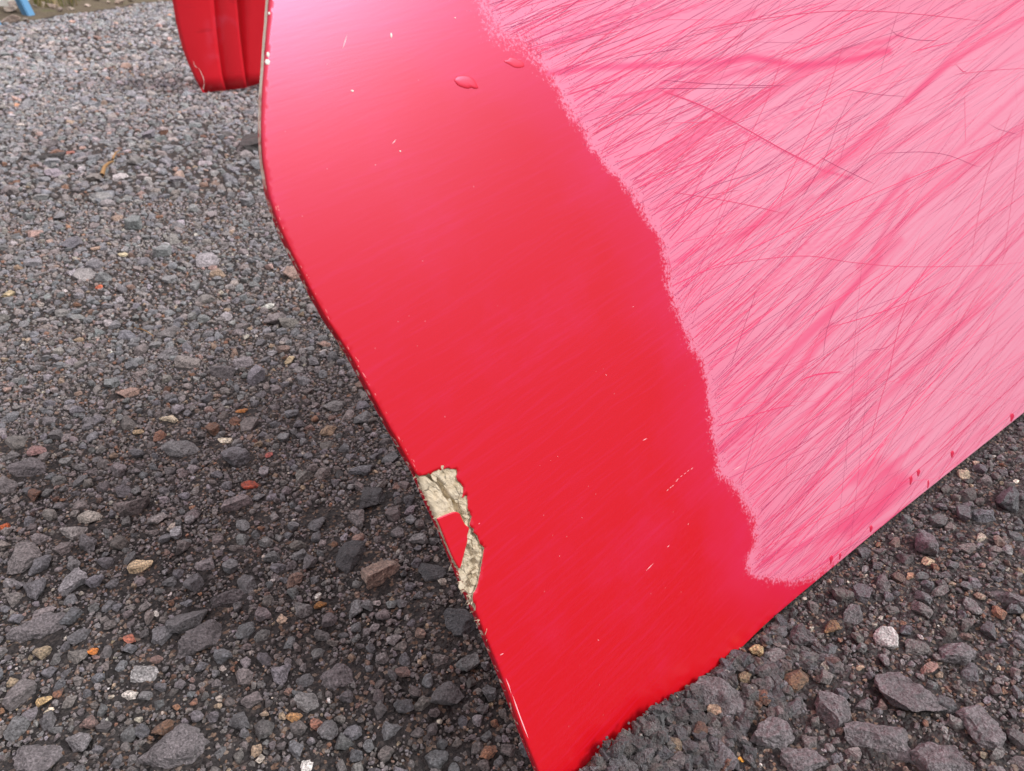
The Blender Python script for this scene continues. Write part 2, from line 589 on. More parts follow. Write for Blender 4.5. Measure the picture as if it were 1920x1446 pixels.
SLABS = [(1700, 1300, .019, .014, -20, 0), (1655, 1385, .018, .013, -10, 1), (1845, 1372, .015, .012, 25, 2), (1770, 1432, .017, .012, -35, 16), (1500, 1425, .013, .010, 15, 17), (1560, 1330, .012, .009, -30, 18), (1800, 1230, .013, .009, 5, 19), (1500, 1195, .010, .007, -25, 20), (1600, 1150, .010, .008, 30, 21), (1350, 1310, .014, .010, -25, 3), (1448, 1375, .013, .011, 10, 4),
         (375, 1195, .017, .011, 30, 5), (330, 1400, .019, .012, 10, 6), (75, 1175, .016, .010, 35, 7), (65, 1410, .014, .011, 20, 9),
         (1905, 1130, .014, .010, -20, 11), (625, 1265, .013, .010, 35, 12), (430, 1120, .013, .008, 25, 13), (60, 880, .014, .010, 10, 14), (420, 700, .014, .008, 8, 15)]
SLABS = [s for s in SLABS if s[2] > 0]
keep = np.ones(NP, bool)
for (x, y, r) in loose_xy:
    d = np.hypot(P_all[:, 0] - x, P_all[:, 1] - y)
    keep &= d > (r * 0.85 + rr * 0.55)
for (px, py, a, b, ang, _) in SLABS:
    p = gpt(px, py)
    ca, sa = math.cos(R(ang)), math.sin(R(ang))
    dx = P_all[:, 0] - p.x; dy = P_all[:, 1] - p.y
    u_ = dx * ca + dy * sa; v_ = -dx * sa + dy * ca
    keep &= ((u_ / (a * .84 + rr * .2)) ** 2 + (v_ / (b * .80 + rr * .2)) ** 2) > 1
vis = in_view(P_all[:, 0], P_all[:, 1])
score = np.where(vis & keep, rr / depth(P_all[:, 0], P_all[:, 1]), 0)
# stones hidden behind the big panel do not count among the 300
pe_ = P_all[:, 0] * N2.x + P_all[:, 1] * N2.y - OFF
TILT = R(20)
NRM = Vector((math.cos(TILT) * N2.x, math.cos(TILT) * N2.y, math.sin(TILT)))
SLOPE = Vector((-math.sin(TILT) * N2.x, -math.sin(TILT) * N2.y, math.cos(TILT)))


def to_px(x, y, z=0.0):
    c, s = math.cos(PITCH), math.sin(PITCH)
    dz = z - H
    zc = y * c - dz * s
    yc = y * s + dz * c
    return 960 + F * x / zc, 723 - F * yc / zc


def in_poly(x, y, poly):
    x = np.asarray(x, float); y = np.asarray(y, float)
    ins = np.zeros(x.shape, bool)
    n = len(poly)
    for i in range(n):
        x0, y0 = poly[i]; x1, y1 = poly[(i + 1) % n]
        c = ((y0 > y) != (y1 > y))
        with np.errstate(divide='ignore', invalid='ignore'):
            xi = (x1 - x0) * (y - y0) / (y1 - y0 + 1e-12) + x0
        ins ^= c & (x < xi)
    return ins


LEFT = [(508, -60), (505, 0), (500, 60), (497, 110), (493, 160), (491, 210), (491, 250), (493, 290), (497, 325), (503, 360), (513, 395), (527, 432),
        (545, 470), (566, 512), (588, 556), (613, 600), (640, 640), (662, 676), (690, 728), (720, 782), (748, 832), (768, 868), (784, 897),
        (805, 945), (830, 1000), (852, 1055), (875, 1110), (897, 1160), (915, 1205), (938, 1262), (960, 1320), (982, 1380), (1006, 1440), (1030, 1500)]
BOT = [(1920, 775), (1400, 1208)]
px_, py_ = to_px(P_all[:, 0], P_all[:, 1])
behind = in_poly(px_, py_, LEFT + [(1100, 1440), (1400, 1200), (1920, 775), (2400, 400), (2400, -60)])
score = np.where(behind, 0, score)
top = np.argsort(-score)[:300 - len(SLABS)]
is_top = np.zeros(NP, bool)
is_top[top] = score[top] > 0

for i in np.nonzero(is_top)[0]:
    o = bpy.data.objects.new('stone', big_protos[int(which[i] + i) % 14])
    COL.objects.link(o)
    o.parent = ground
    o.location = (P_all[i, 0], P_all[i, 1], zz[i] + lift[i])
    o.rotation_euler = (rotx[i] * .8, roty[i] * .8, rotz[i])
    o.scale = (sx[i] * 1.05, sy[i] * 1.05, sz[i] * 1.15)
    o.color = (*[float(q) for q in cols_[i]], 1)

rest = keep & ~is_top
me = bpy.data.meshes.new('chippings')
nrs = int(rest.sum())
me.vertices.add(nrs)
co = np.stack([P_all[rest, 0], P_all[rest, 1], (zz + lift)[rest]], -1)
me.vertices.foreach_set('co', co.reshape(-1).astype(np.float32))
def add_attr(me, nm, typ, data, key):
    a = me.attributes.new(nm, typ, 'POINT')
    a.data.foreach_set(key, data.reshape(-1))
add_attr(me, 'rot', 'FLOAT_VECTOR', np.stack([rotx, roty, rotz], -1)[rest].astype(np.float32), 'vector')
add_attr(me, 'scl', 'FLOAT_VECTOR', np.stack([sx, sy, sz * 1.1], -1)[rest].astype(np.float32), 'vector')
add_attr(me, 'idx', 'INT', which[rest].astype(np.int32), 'value')
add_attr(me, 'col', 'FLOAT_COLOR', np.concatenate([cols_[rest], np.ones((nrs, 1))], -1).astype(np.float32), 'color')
chips = link('stone_chippings', me)
tag(chips, 'fine dark stone chippings and crumbs packed over the asphalt', 'gravel', None, 'stuff')
ng = bpy.data.node_groups.new('scatter_chippings', 'GeometryNodeTree')
ng.interface.new_socket('Geometry', in_out='INPUT', socket_type='NodeSocketGeometry')
ng.interface.new_socket('Geometry', in_out='OUTPUT', socket_type='NodeSocketGeometry')
gi = ng.nodes.new('NodeGroupInput'); go = ng.nodes.new('NodeGroupOutput')
iop = ng.nodes.new('GeometryNodeInstanceOnPoints')
ci = ng.nodes.new('GeometryNodeCollectionInfo')
ci.inputs['Collection'].default_value = proto_col
ci.inputs['Separate Children'].default_value = True
ci.inputs['Reset Children'].default_value = True
def named(nm, typ):
    n = ng.nodes.new('GeometryNodeInputNamedAttribute')
    n.data_type = typ
    n.inputs['Name'].default_value = nm
    return n.outputs['Attribute']
e2r = ng.nodes.new('FunctionNodeEulerToRotation')
ng.links.new(named('rot', 'FLOAT_VECTOR'), e2r.inputs[0])
ng.links.new(gi.outputs[0], iop.inputs['Points'])
ng.links.new(ci.outputs[0], iop.inputs['Instance'])
iop.inputs['Pick Instance'].default_value = True
ng.links.new(named('idx', 'INT'), iop.inputs['Instance Index'])
ng.links.new(e2r.outputs[0], iop.inputs['Rotation'])
ng.links.new(named('scl', 'FLOAT_VECTOR'), iop.inputs['Scale'])
ng.links.new(iop.outputs[0], go.inputs[0])
md = chips.modifiers.new('scatter', 'NODES')
md.node_group = ng

# flat bitumen-coated lumps of the asphalt surface (parts of the ground)
for (px, py, a, b, ang, k) in SLABS:
    p = gpt(px, py)
    m_ = rock_mesh('stone', 700 + k, 5, 22, 0.075)
    m_.materials.append(M_obj)
    o = link('stone', m_, None, ground)
    g = 0.12 + 0.03 * ((k * 37) % 5) / 4
    o.color = (g * 1.06, g * .98, g * 1.03, 1)
    o.location = (p.x, p.y, h1(p.x, p.y) - 0.0006)
    o.rotation_euler = (R((k * 53) % 11 - 5), R((k * 31) % 9 - 4), R(ang))
    o.scale = (a, b, 0.0095)

# loose single stones
for i, L in enumerate(LOOSE):
    px, py, wpx, hf, c_, lab = L
    x, y, r = loose_xy[i]
    m_ = rock_mesh('loose_stone', 900 + i * 3, 4, 9, 0.05, flat_top=(i % 3 == 0))
    nm = 'pebble' if 'pebble' in lab else ('stone_flake' if 'flake' in lab or 'chip' in lab or 'crumb' in lab else 'loose_stone')
    o = link(nm, m_, stone_mat('stone_' + str(i), c_))
    sc_ = Vector((r * 1.05, r * .8, r * hf * .95))
    o.scale = sc_
    o.rotation_euler = (R(random.uniform(-9, 9)), R(random.uniform(-9, 9)), R(random.choice([20, 35, 10, -10, 60])))
    o.location = (x, y, h1(x, y) + sc_.z * 0.25)
    tag(o, lab, 'stone', 'single stones lying on the asphalt')

# ------------------------------------------------------------------ the big red panel
panel = empty('red_panel')
MW = Matrix(((D2.x, SLOPE.x, NRM.x, G0.x), (D2.y, SLOPE.y, NRM.y, G0.y), (0, SLOPE.z, NRM.z, 0), (0, 0, 0, 1)))
panel.matrix_world = MW
tag(panel, 'glossy red laminated panel leaning with its corner in the asphalt, scuffed pink, edge torn', 'panel')
CAMP = Vector((0, 0, H))


def uv(px, py):
    r = ray(px, py)
    t_ = (G0 - CAMP).dot(NRM) / r.dot(NRM)
    p = CAMP + r * t_ - G0
    return (p.dot(D2), p.dot(SLOPE))


def uvs(pts): return [uv(*p) for p in pts]


def uv_np(px, py):
    c, s = math.cos(PITCH), math.sin(PITCH)
    x = (np.asarray(px, float) - 960) / F; y = (723 - np.asarray(py, float)) / F
    rx, ry, rz = x, c + y * s, -s + y * c
    k = (G0 - CAMP).dot(NRM) / (rx * NRM.x + ry * NRM.y + rz * NRM.z)
    X_, Y_, Z_ = rx * k - G0.x, ry * k - G0.y, rz * k + H
    return X_ * D2.x + Y_ * D2.y, X_ * SLOPE.x + Y_ * SLOPE.y + Z_ * SLOPE.z


def px_np(u, v):
    X_ = G0.x + u * D2.x + v * SLOPE.x; Y_ = G0.y + u * D2.y + v * SLOPE.y; Z_ = v * SLOPE.z
    return to_px(X_, Y_, Z_)


def smooth_line(pts, step):
    """Catmull-Rom resampling"""
    P = [np.array(p, float) for p in pts]
    out = []
    for i in range(len(P) - 1):
        p0 = P[max(i - 1, 0)]; p1 = P[i]; p2 = P[i + 1]; p3 = P[min(i + 2, len(P) - 1)]
        n = max(1, int(np.linalg.norm(p2 - p1) / step))
        for k in range(n):
            s = k / n
            out.append(0.5 * ((2 * p1) + (-p0 + p2) * s + (2 * p0 - 5 * p1 + 4 * p2 - p3) * s * s + (-p0 + 3 * p1 - 3 * p2 + p3) * s ** 3))
    out.append(P[-1])
    return np.array(out)


TOPV, RIGHTU = 0.345, 0.72
left_uv = smooth_line(uvs(LEFT), 0.0016)                     # top -> bottom
jit = np.array([(vnoise(np.array([i * .6]), np.array([0.5]), 21)[0] - .5) * 0.0002 for i in range(len(left_uv))])
left_uv[:, 0] += jit
top_l = left_uv[0] + np.array([-0.004, TOPV - left_uv[0][1]])
bot_px = [(1030, 1500), (1150, 1440), (1300, 1300), (1400, 1204), (1485, 1127), (1580, 1050), (1680, 968), (1790, 879), (1920, 775)]
bot_uv = [np.array(uv(*p)) for p in bot_px[3:]]
cor = left_uv[-1]
low = np.array([cor[0] + 0.004, cor[1] - 0.012])
bslope = (bot_uv[-1] - bot_uv[-3]) / (bot_uv[-1][0] - bot_uv[-3][0])
endb = bot_uv[-1] + bslope * (RIGHTU - bot_uv[-1][0])
bot_line = smooth_line([low, (bot_uv[0] + low) / 2 + np.array([0, -.004])] + bot_uv + [endb], 0.004)
topline = [np.array([RIGHTU, TOPV]), np.array([RIGHTU * .5, TOPV + .01])]
outline = np.concatenate([left_uv, bot_line, np.array(topline), top_l[None]])   # counter-clockwise: down the left, along the foot, up, back


def inset(poly, d):
    n = len(poly)
    out = []
    for i in range(n):
        a = poly[(i - 1) % n]; b = poly[i]; c = poly[(i + 1) % n]
        e1 = (b - a) / (np.linalg.norm(b - a) + 1e-12); e2 = (c - b) / (np.linalg.norm(c - b) + 1e-12)
        t_ = e1 + e2
        t_ /= np.linalg.norm(t_) + 1e-12
        out.append(b + np.array([-t_[1], t_[0]]) * d)
    return np.array(out)


# torn area (photo points, inner boundary from the upper to the lower end on the left edge)
TEAR = [(786, 893), (796, 892), (803, 888), (806, 890), (815, 883), (832, 880), (855, 880), (856, 893), (858, 901), (865, 908), (869, 917), (868, 926),
        (866, 934), (875, 929), (877, 941), (877, 955), (882, 963), (884, 972), (881, 985), (886, 991), (888, 990), (887, 998), (893, 1002), (897, 1010), (901, 1022), (908, 1027),
        (905, 1045), (901, 1070), (897, 1090), (893, 1103), (888, 1112), (887, 1125), (892, 1138)]
FRAG = [(819, 973), (830, 968), (842, 963), (853, 960), (862, 963), (867, 973), (873, 984), (880, 991), (877, 1004), (877, 1015), (873, 1030), (869, 1046), (863, 1066), (858, 1062), (848, 1044), (836, 1015), (826, 990)]
tear_uv = smooth_line(uvs(TEAR), 0.0006)
tear_uv += rng.normal(0, 0.00013, tear_uv.shape)
ins = inset(outline, 0.0006)
nL = len(left_uv)
a_px = px_np(left_uv[:, 0], left_uv[:, 1])
i0 = int(np.argmin(np.abs(a_px[1] - TEAR[0][1])))
i1 = int(np.argmin(np.abs(a_px[1] - TEAR[-1][1])))
skin = np.concatenate([ins[:i0], tear_uv, ins[i1 + 1:]])
NSK = len(skin)


def cdt_grid(poly, step_fn, region=None, step=0.0012):
    """triangulated sheet inside poly with interior points"""
    x0, y0 = poly.min(0); x1, y1 = poly.max(0)
    pts = []
    fine_u = np.arange(x0, x1, step); fine_v = np.arange(y0, y1, step)
    U, V = np.meshgrid(fine_u, fine_v)
    U = U.ravel(); V = V.ravel()
    k = in_poly(U, V, poly) & step_fn(U, V)
    return U[k], V[k]


# zone boundary of the scuffed pink area (photo points)
ZONE = [(880, -60), (905, 10), (935, 62), (990, 100), (1035, 140), (1052, 185), (1085, 240), (1110, 285), (1160, 335), (1185, 370), (1215, 410), (1235, 450), (1248, 510), (1262, 575),
        (1290, 640), (1312, 680), (1325, 725), (1330, 790), (1335, 845), (1350, 890), (1385, 930), (1408, 965), (1414, 1020), (1400, 1052), (1402, 1075), (1430, 1088),
        (1480, 1093), (1530, 1083), (1562, 1058), (1600, 1060), (1700, 1000), (1960, 800), (3200, 0), (3200, -1200), (880, -1200)]


def seg_dist(x, y, line):
    d = np.full(x.shape, 1e9)
    for (x0, y0), (x1, y1) in zip(line[:-1], line[1:]):
        dx, dy = x1 - x0, y1 - y0
        t_ = np.clip(((x - x0) * dx + (y - y0) * dy) / (dx * dx + dy * dy), 0, 1)
        d = np.minimum(d, np.hypot(x - x0 - t_ * dx, y - y0 - t_ * dy))
    return d


# interior points: fine in the seen part, coarse beyond
x0, y0 = skin.min(0); x1, y1 = skin.max(0)
def grid_pts(step, ulo, uhi, vlo, vhi):
    U, V = np.meshgrid(np.arange(ulo, uhi, step), np.arange(vlo, vhi, step))
    U = U + (np.arange(U.shape[0]) % 2)[:, None] * step * .5
    return U.ravel(), V.ravel()
Uf, Vf = grid_pts(0.00125, x0, x1, y0, y1)
pxf, pyf = px_np(Uf, Vf)
f_ok = (pxf > 380) & (pxf < 1960) & (pyf > -40) & (pyf < 1480)
Uc, Vc = grid_pts(0.012, x0, x1, y0, y1)
pxc, pyc = px_np(Uc, Vc)
c_ok = ~((pxc > 380) & (pxc < 1960) & (pyc > -40) & (pyc < 1480))
U = np.concatenate([Uf[f_ok], Uc[c_ok]]); V = np.concatenate([Vf[f_ok], Vc[c_ok]])
ok = in_poly(U, V, skin)
U, V = U[ok], V[ok]
# keep off the boundary a little
sk_c = np.vstack([skin, skin[:1]])
cellg = {}
for (a, b) in skin: cellg.setdefault((int(a // .001), int(b // .001)), True)
okk = np.array([not any((int(u_ // .001) + i, int(v_ // .001) + j) in cellg for i in (-0, ) for j in (-0, )) for u_, v_ in zip(U, V)])
U, V = U[okk], V[okk]
verts2 = [Vector((float(a), float(b))) for a, b in skin] + [Vector((float(a), float(b))) for a, b in zip(U, V)]
edges2 = [(i, (i + 1) % NSK) for i in range(NSK)]
vo, eo, fo, ov, oe, of = delaunay_2d_cdt(verts2, edges2, [], 1, 1e-7)
vo = np.array([(v[0], v[1]) for v in vo])

def surf(u, v):
    """slight unevenness of the laminate"""
    return (vnoise(u * 7 + 3, v * 7, 31) - .5) * 0.0016 + (vnoise(u * 19 + 3, v * 19, 32) - .5) * 0.0003


# boundary ring goes 0.9 mm back as a rounded lip, or as a broken edge where it is torn
src = {}
for k, l_ in enumerate(ov):
    for q in l_:
        if q < NSK: src[q] = k
zs = surf(vo[:, 0], vo[:, 1])
SV = [(a, b, c) for (a, b), c in zip(vo, zs)]
SF = [tuple(f) for f in fo]
# orientation towards the front (+z)
def area2(f): 
    a, b, c = vo[f[0]], vo[f[1]], vo[f[2]]
    return (b[0] - a[0]) * (c[1] - a[1]) - (b[1] - a[1]) * (c[0] - a[0])
SF = [f if area2(f) > 0 else tuple(reversed(f)) for f in SF]
torn = np.zeros(NSK, bool); torn[i0:i0 + len(tear_uv)] = True
out_match = np.concatenate([outline[:i0], tear_uv, outline[i1 + 1:]])
ring_prev = [src.get(i) for i in range(NSK)]
for (fr, dz) in ((0.55, -0.0002), (0.9, -0.0006), (1.0, -0.0011)):
    ring = []
    for i in range(NSK):
        a = skin[i]; b = out_match[i]
        p = a + (b - a) * fr if not torn[i] else a
        SV.append((p[0], p[1], float(surf(np.array([a[0]]), np.array([a[1]]))[0]) + dz * (0.7 if torn[i] else 1)))
        ring.append(len(SV) - 1)
    for i in range(NSK):
        j = (i + 1) % NSK
        if ring_prev[i] is None or ring_prev[j] is None: continue
        SF.append((ring_prev[j], ring_prev[i], ring[i], ring[j]))
    ring_prev = ring
# material 0 = paint, 1 = cream break face of torn edge
me = mesh('painted_skin', SV, SF)
for p in me.polygons: p.use_smooth = True
nface0 = len(fo)
SVa = np.array(SV)
pxv, pyv = px_np(SVa[:, 0], SVa[:, 1])
zl = [(p[0], p[1]) for p in ZONE]
inz = in_poly(pxv, pyv, zl)
dz_ = seg_dist(pxv, pyv, zl[:30])
zone = np.where(inz, dz_, -dz_)                      # signed distance, photo px (about 0.3 mm each)
zone = np.clip(zone, -400, 400) * 0.00030
zone *= 0.22 + 0.78 * np.clip((pyv - 20) / 240, 0, 1) ** 1.2


# --- soft strokes where the chalky film is rubbed thin
def ang_at(x, y):
    return 20 + 19 * np.clip((y + 50) / 600, 0, 1) + 9 * np.clip((x - 1000) / 900, 0, 1)


def stroke(x, y, length, ang, bend=0.0, n=9):
    pts = [(x, y)]
    a = R(ang)
    st = length / (n - 1)
    for _ in range(n - 1):
        a += bend / (n - 1)
        x += math.cos(a) * st
        y -= math.sin(a) * st
        pts.append((x, y))
    return pts


seen_u = (pxv > 850) & (pxv < 1990) & (pyv > -60) & (pyv < 1150)
vi = np.nonzero(seen_u & (zone > -0.004))[0]
qx, qy = pxv[vi], pyv[vi]
film = np.zeros(len(vi))
soft = []
rs = random.Random(5)
for _ in range(150):
    x = rs.uniform(900, 1900); y = rs.uniform(-60, 1100)
    if not in_poly(np.array([x]), np.array([y]), zl)[0]: continue
    L_ = rs.uniform(200, 800)
    soft.append((stroke(x, y, L_, float(ang_at(x, y)) + rs.gauss(0, 4), rs.gauss(0, .03), 5), rs.uniform(1.4, 5), rs.uniform(.12, .42)))
for _ in range(120):     # strokes that start at the scuff boundary
    k = rs.randrange(0, 27)
    x, y = ZONE[k]
    x += rs.uniform(-6, 30); y += rs.uniform(-25, 25)
    soft.append((stroke(x, y, rs.uniform(80, 420), float(ang_at(x, y)) + rs.gauss(-1, 5), rs.gauss(0, .04), 5), rs.uniform(1.4, 4.5), rs.uniform(.2, .55)))
soft += [
    ([(1015, 140), (1100, 128), (1240, 122), (1330, 116), (1402, 108), (1440, 114), (1490, 124), (1540, 122), (1600, 112), (1665, 96)], 9, 1.0),
    ([(1240, 155), (1300, 135), (1370, 118), (1402, 108)], 5, .9), ([(1402, 108), (1450, 96)], 3, .6),
    ([(1040, 172), (1150, 182), (1240, 168), (1290, 188), (1400, 250), (1470, 285), (1545, 320), (1600, 335)], 2.5, .85),
    ([(1500, 126), (1570, 98), (1640, 80), (1690, 66)], 5, .7), ([(1560, 112), (1620, 92), (1668, 76)], 3, .6),
    ([(1060, 235), (1200, 185), (1300, 160), (1380, 135), (1500, 126)], 10, .6),
    ([(1000, 60), (1080, 52), (1180, 20), (1290, -30)], 8, .55), ([(980, 90), (1100, 68), (1250, 30), (1400, -10)], 7, .5),
    ([(1250, 300), (1400, 200), (1520, 130)], 12, .5), ([(1240, 500), (1400, 430), (1540, 330), (1640, 240), (1700, 190), (1800, 90), (1920, -10)], 6, .6),
    ([(1700, 190), (1780, 120), (1860, 70), (1930, 30)], 6, .8), ([(1480, 610), (1560, 500), (1610, 440), (1700, 330)], 7, .5),
    ([(1300, 830), (1420, 720), (1560, 590), (1640, 490), (1720, 380), (1860, 270), (1930, 230)], 5, .5),
    ([(1380, 760), (1500, 640), (1620, 520), (1690, 450)], 8, .55), ([(1610, 500), (1700, 410), (1800, 330), (1930, 240)], 5, .5),
    ([(1430, 1050), (1560, 1000), (1640, 960), (1700, 900)], 14, .55), ([(1590, 990), (1640, 950), (1680, 905)], 22, .6), ([(1610, 900), (1660, 875)], 22, .45),
    ([(1450, 1085), (1600, 1000), (1760, 880), (1850, 800)], 5, .4), ([(1345, 55), (1378, 35), (1410, 22)], 9, .6), ([(1650, 600), (1700, 580), (1760, 560)], 14, .3),
    ([(1640, 470), (1700, 360)], 6, .5), ([(1550, 330), (1660, 240)], 9, .45), ([(1340, 850), (1450, 740), (1500, 690), (1560, 610)], 9, .6),
]
for pts, wd, al_ in soft:
    xs = [p[0] for p in pts]; ysx = [p[1] for p in pts]
    bb = (qx > min(xs) - 3 * wd) & (qx < max(xs) + 3 * wd) & (qy > min(ysx) - 3 * wd) & (qy < max(ysx) + 3 * wd)
    if not bb.any(): continue
    d = seg_dist(qx[bb], qy[bb], pts)
    film[bb] = 1 - (1 - film[bb]) * (1 - al_ * np.exp(-(d / wd) ** 2 * 1.1))
fa = np.zeros(len(SV)); fa[vi] = film
add_attr(me, 'zone', 'FLOAT', zone.astype(np.float32), 'value')
add_attr(me, 'film', 'FLOAT', fa.astype(np.float32), 'value')

# --- paint material
RED = (0.63, 0.0040, 0.0065)
MIST = (0.72, 0.04, 0.20)
PINK = (0.73, 0.285, 0.385)
RUB = (0.72, 0.045, 0.15)
t = NT('red_gelcoat')
tcn = t.n('ShaderNodeTexCoord')
P = t.mapping(tcn.outputs['Object'], loc=(0.013, 0.021, 0.3173))
zn = t.n('ShaderNodeAttribute', attribute_name='zone').outputs['Fac']
fl = t.n('ShaderNodeAttribute', attribute_name='film').outputs['Fac']
# stroke direction on the panel
ua, va = uv(1300, 700); ub, vb = uv(1400, 620)
ANG = math.atan2(vb - va, ub - ua)
m1 = t.mapping(t.mapping(P, rot=(0, 0, -ANG)), scale=(1, 60, 1))
m2 = t.mapping(t.mapping(P, rot=(0, 0, -ANG + R(6))), scale=(1, 75, 1), loc=(3, 1, 0))
m3 = t.mapping(t.mapping(P, rot=(0, 0, -ANG - R(6))), scale=(1, 66, 1), loc=(7, 2, 0))
f1 = t.noise(m1, 9, 4, 0.6)
f2 = t.noise(m2, 14, 4, 0.6)
f3 = t.noise(m3, 11, 4, 0.6)
fine = t.math('MULTIPLY', t.math('ADD', t.math('ADD', f1, f2), f3), 0.3333)
rag = t.noise(P, 800, 4, 0.8)
rag2 = t.noise(P, 60, 4, 0.7)
fr = t.math('ADD', zn, t.math('MULTIPLY', t.math('SUBTRACT', rag, 0.5), 0.019))
fr = t.math('ADD', fr, t.math('MULTIPLY', t.math('SUBTRACT', f2, 0.5), 0.002))
fr = t.math('ADD', fr, t.math('MULTIPLY', t.math('SUBTRACT', rag2, 0.5), 0.013))
msk = t.sstep(fr, -0.0012, 0.0022)
# haze of dust on the smooth side of the boundary
haze = t.math('MULTIPLY', t.sstep(t.math('ADD', zn, t.math('MULTIPLY', t.math('SUBTRACT', t.noise(P, 25, 3), 0.5), 0.03)), -0.034, 0.006), 0.085)
thin = t.sstep(fine, 0.42, 0.62)
amt = msk
rubf = t.math('MAXIMUM', fl, t.math('MULTIPLY', thin, 0.22))
rubf = t.math('MAXIMUM', rubf, t.math('MULTIPLY', t.sstep(zn, 0.085, -0.002), 0.36))
scuff = t.math('MULTIPLY', t.sstep(fine, 0.47, 0.64), 0.030)
cloud = t.math('MULTIPLY', t.sstep(t.noise(P, 16, 5, .65), .50, .72), 0.10)
cloud = t.math('ADD', cloud, 0.012)
mist = t.math('ADD', t.math('ADD', t.math('MULTIPLY', haze, 2.6), t.math('MULTIPLY', scuff, 3.2)), cloud, clamp=True)
col = t.mix(amt, t.mix(mist, RED, MIST), t.mix(rubf, PINK, RUB))
# dark pits along the ragged boundary of the scuffed area
pz = t.math('MULTIPLY', t.math('GREATER_THAN', zn, -0.002), t.math('LESS_THAN', zn, 0.0075))
pit = t.math('MULTIPLY', t.math('LESS_THAN', t.voro(P, 850), 0.24), t.math('GREATER_THAN', t.noise(P, 170, 2), 0.53))
col = t.mix(t.math('MULTIPLY', t.math('MULTIPLY', pit, pz), 0.75), col, (0.36, 0.02, 0.07))
# pale dust specks
sv = t.voro(P, 130)
spk = t.math('MULTIPLY', t.math('LESS_THAN', sv, 0.035), t.math('GREATER_THAN', t.noise(P, 40, 2), 0.53))
col = t.mix(t.math('MULTIPLY', spk, 0.2), col, (0.85, 0.5, 0.55))
sep = t.n('ShaderNodeSeparateXYZ'); t.l(P, sep.inputs[0])
rough = t.math('ADD', t.math('MULTIPLY', amt, 0.24), t.math('ADD', 0.285, t.math('MULTIPLY', t.noise(P, 9, 3), 0.06)))
hb = t.math('ADD', t.math('MULTIPLY', fine, 0.5), t.math('MULTIPLY', t.noise(P, 14, 2), 0.4))
t.set(color=col, rough=rough, spec=1.0, ior=1.60, tint=(0.92, 0.52, 0.82), normal=t.bump(hb, 0.04, 0.0008))
M_paint = t.m

t = NT('cream_core')
P = t.n('ShaderNodeTexCoord').outputs['Object']
n1 = t.noise(P, 260, 5, 0.7, 0.6)
n2 = t.noise(t.mapping(t.mapping(P, rot=(0, 0, R(55))), scale=(1, 4, 1)), 420, 4, 0.7)
c = t.ramp(n1, [(0.28, (0.36, 0.28, 0.16)), (0.42, (0.64, 0.55, 0.39)), (0.7, (0.82, 0.74, 0.58))])
c = t.mix(t.math('MULTIPLY', t.sstep(n2, 0.58, 0.72), 0.5), c, (0.16, 0.13, 0.07))
crk_ = t.voro(t.mapping(P, scale=(1, .6, 1)), 190, feature='DISTANCE_TO_EDGE')
crm = t.math('MULTIPLY', t.sstep(crk_, 0.035, 0.0), t.sstep(t.noise(P, 110, 3), 0.45, 0.56))
c = t.mix(t.math('MULTIPLY', crm, 0.85), c, (0.07, 0.055, 0.035))
t.set(color=c, rough=0.75, spec=0.3, normal=t.bump(t.math('ADD', n1, t.math('MULTIPLY', n2, 0.7)), 0.9, 0.0012))
M_core = t.m

me.materials.append(M_paint); me.materials.append(M_core)
# material of the broken rim faces
mi = np.zeros(len(me.polygons), np.int32)
for k, p in enumerate(me.polygons):
    if k < nface0: continue
    q = (k - nface0) % NSK
    if torn[q] and (k - nface0) // NSK >= 1: mi[k] = 1
me.polygons.foreach_set('material_index', mi)
skin_o = link('painted_skin', me, None, panel)

# rim (side wall) and back face
t = NT('panel_rim')
P = t.n('ShaderNodeTexCoord').outputs['Object']
sep = t.n('ShaderNodeSeparateXYZ'); t.l(P, sep.inputs[0])
wear = t.math('ADD', t.math('MULTIPLY', sep.outputs['Y'], 9.0), t.math('MULTIPLY', t.noise(P, 130, 4, 0.7), 1.1))
wm = t.sstep(wear, 2.72, 3.05)
wm = t.math('MAXIMUM', wm, t.math('MULTIPLY', t.sstep(t.noise(P, 320, 3, .7), 0.56, 0.62), 0.8))
c = t.mix(wm, (0.50, 0.012, 0.03), t.ramp(t.noise(P, 300, 3), [(0.3, (0.80, 0.70, 0.54)), (0.7, (0.93, 0.88, 0.76))]))
t.set(color=c, rough=0.7, spec=0.3, normal=t.bump(t.noise(P, 700, 4), 0.6, 0.0006))
M_rim = t.m
TH = 0.0036
RV, RF = [], []
ring_o = outline
n = len(ring_o)
levels = [-0.0011, -0.0019, -0.0028, -TH]
for li, z in enumerate(levels):
    for i in range(n):
        p = ring_o[i].copy()
        j = (vnoise(np.array([i * 0.7]), np.array([li * 3.3]), 41)[0] - .5) * 0.0003
        s0 = float(surf(np.array([p[0]]), np.array([p[1]]))[0])
        if li == 3: j = 0
        tear_here = i0 <= i <= i1
        inw = 0.0007 if tear_here and li < 2 else 0
        RV.append((p[0] + j + inw, p[1], s0 + z - (0.0009 if tear_here and li == 0 else 0)))
for li in range(3):
    for i in range(n):
        j = (i + 1) % n
        RF.append((li * n + j, li * n + i, (li + 1) * n + i, (li + 1) * n + j))
RF.append(tuple(3 * n + i for i in reversed(range(n))))
me = mesh('rim', RV, RF)
rim = link('rim', me, M_rim, panel)

# exposed crumpled core in the torn area
seg = left_uv[i0:i1 + 1][::-1]
core_poly = np.concatenate([tear_uv, seg])
core_out = inset(core_poly, -0.0010)
x0, y0 = core_poly.min(0) - .004; x1, y1 = core_poly.max(0) + .004
st = 0.00035
gu = np.arange(x0, x1, st); gv = np.arange(y0, y1, st)
GU, GV = np.meshgrid(gu, gv)
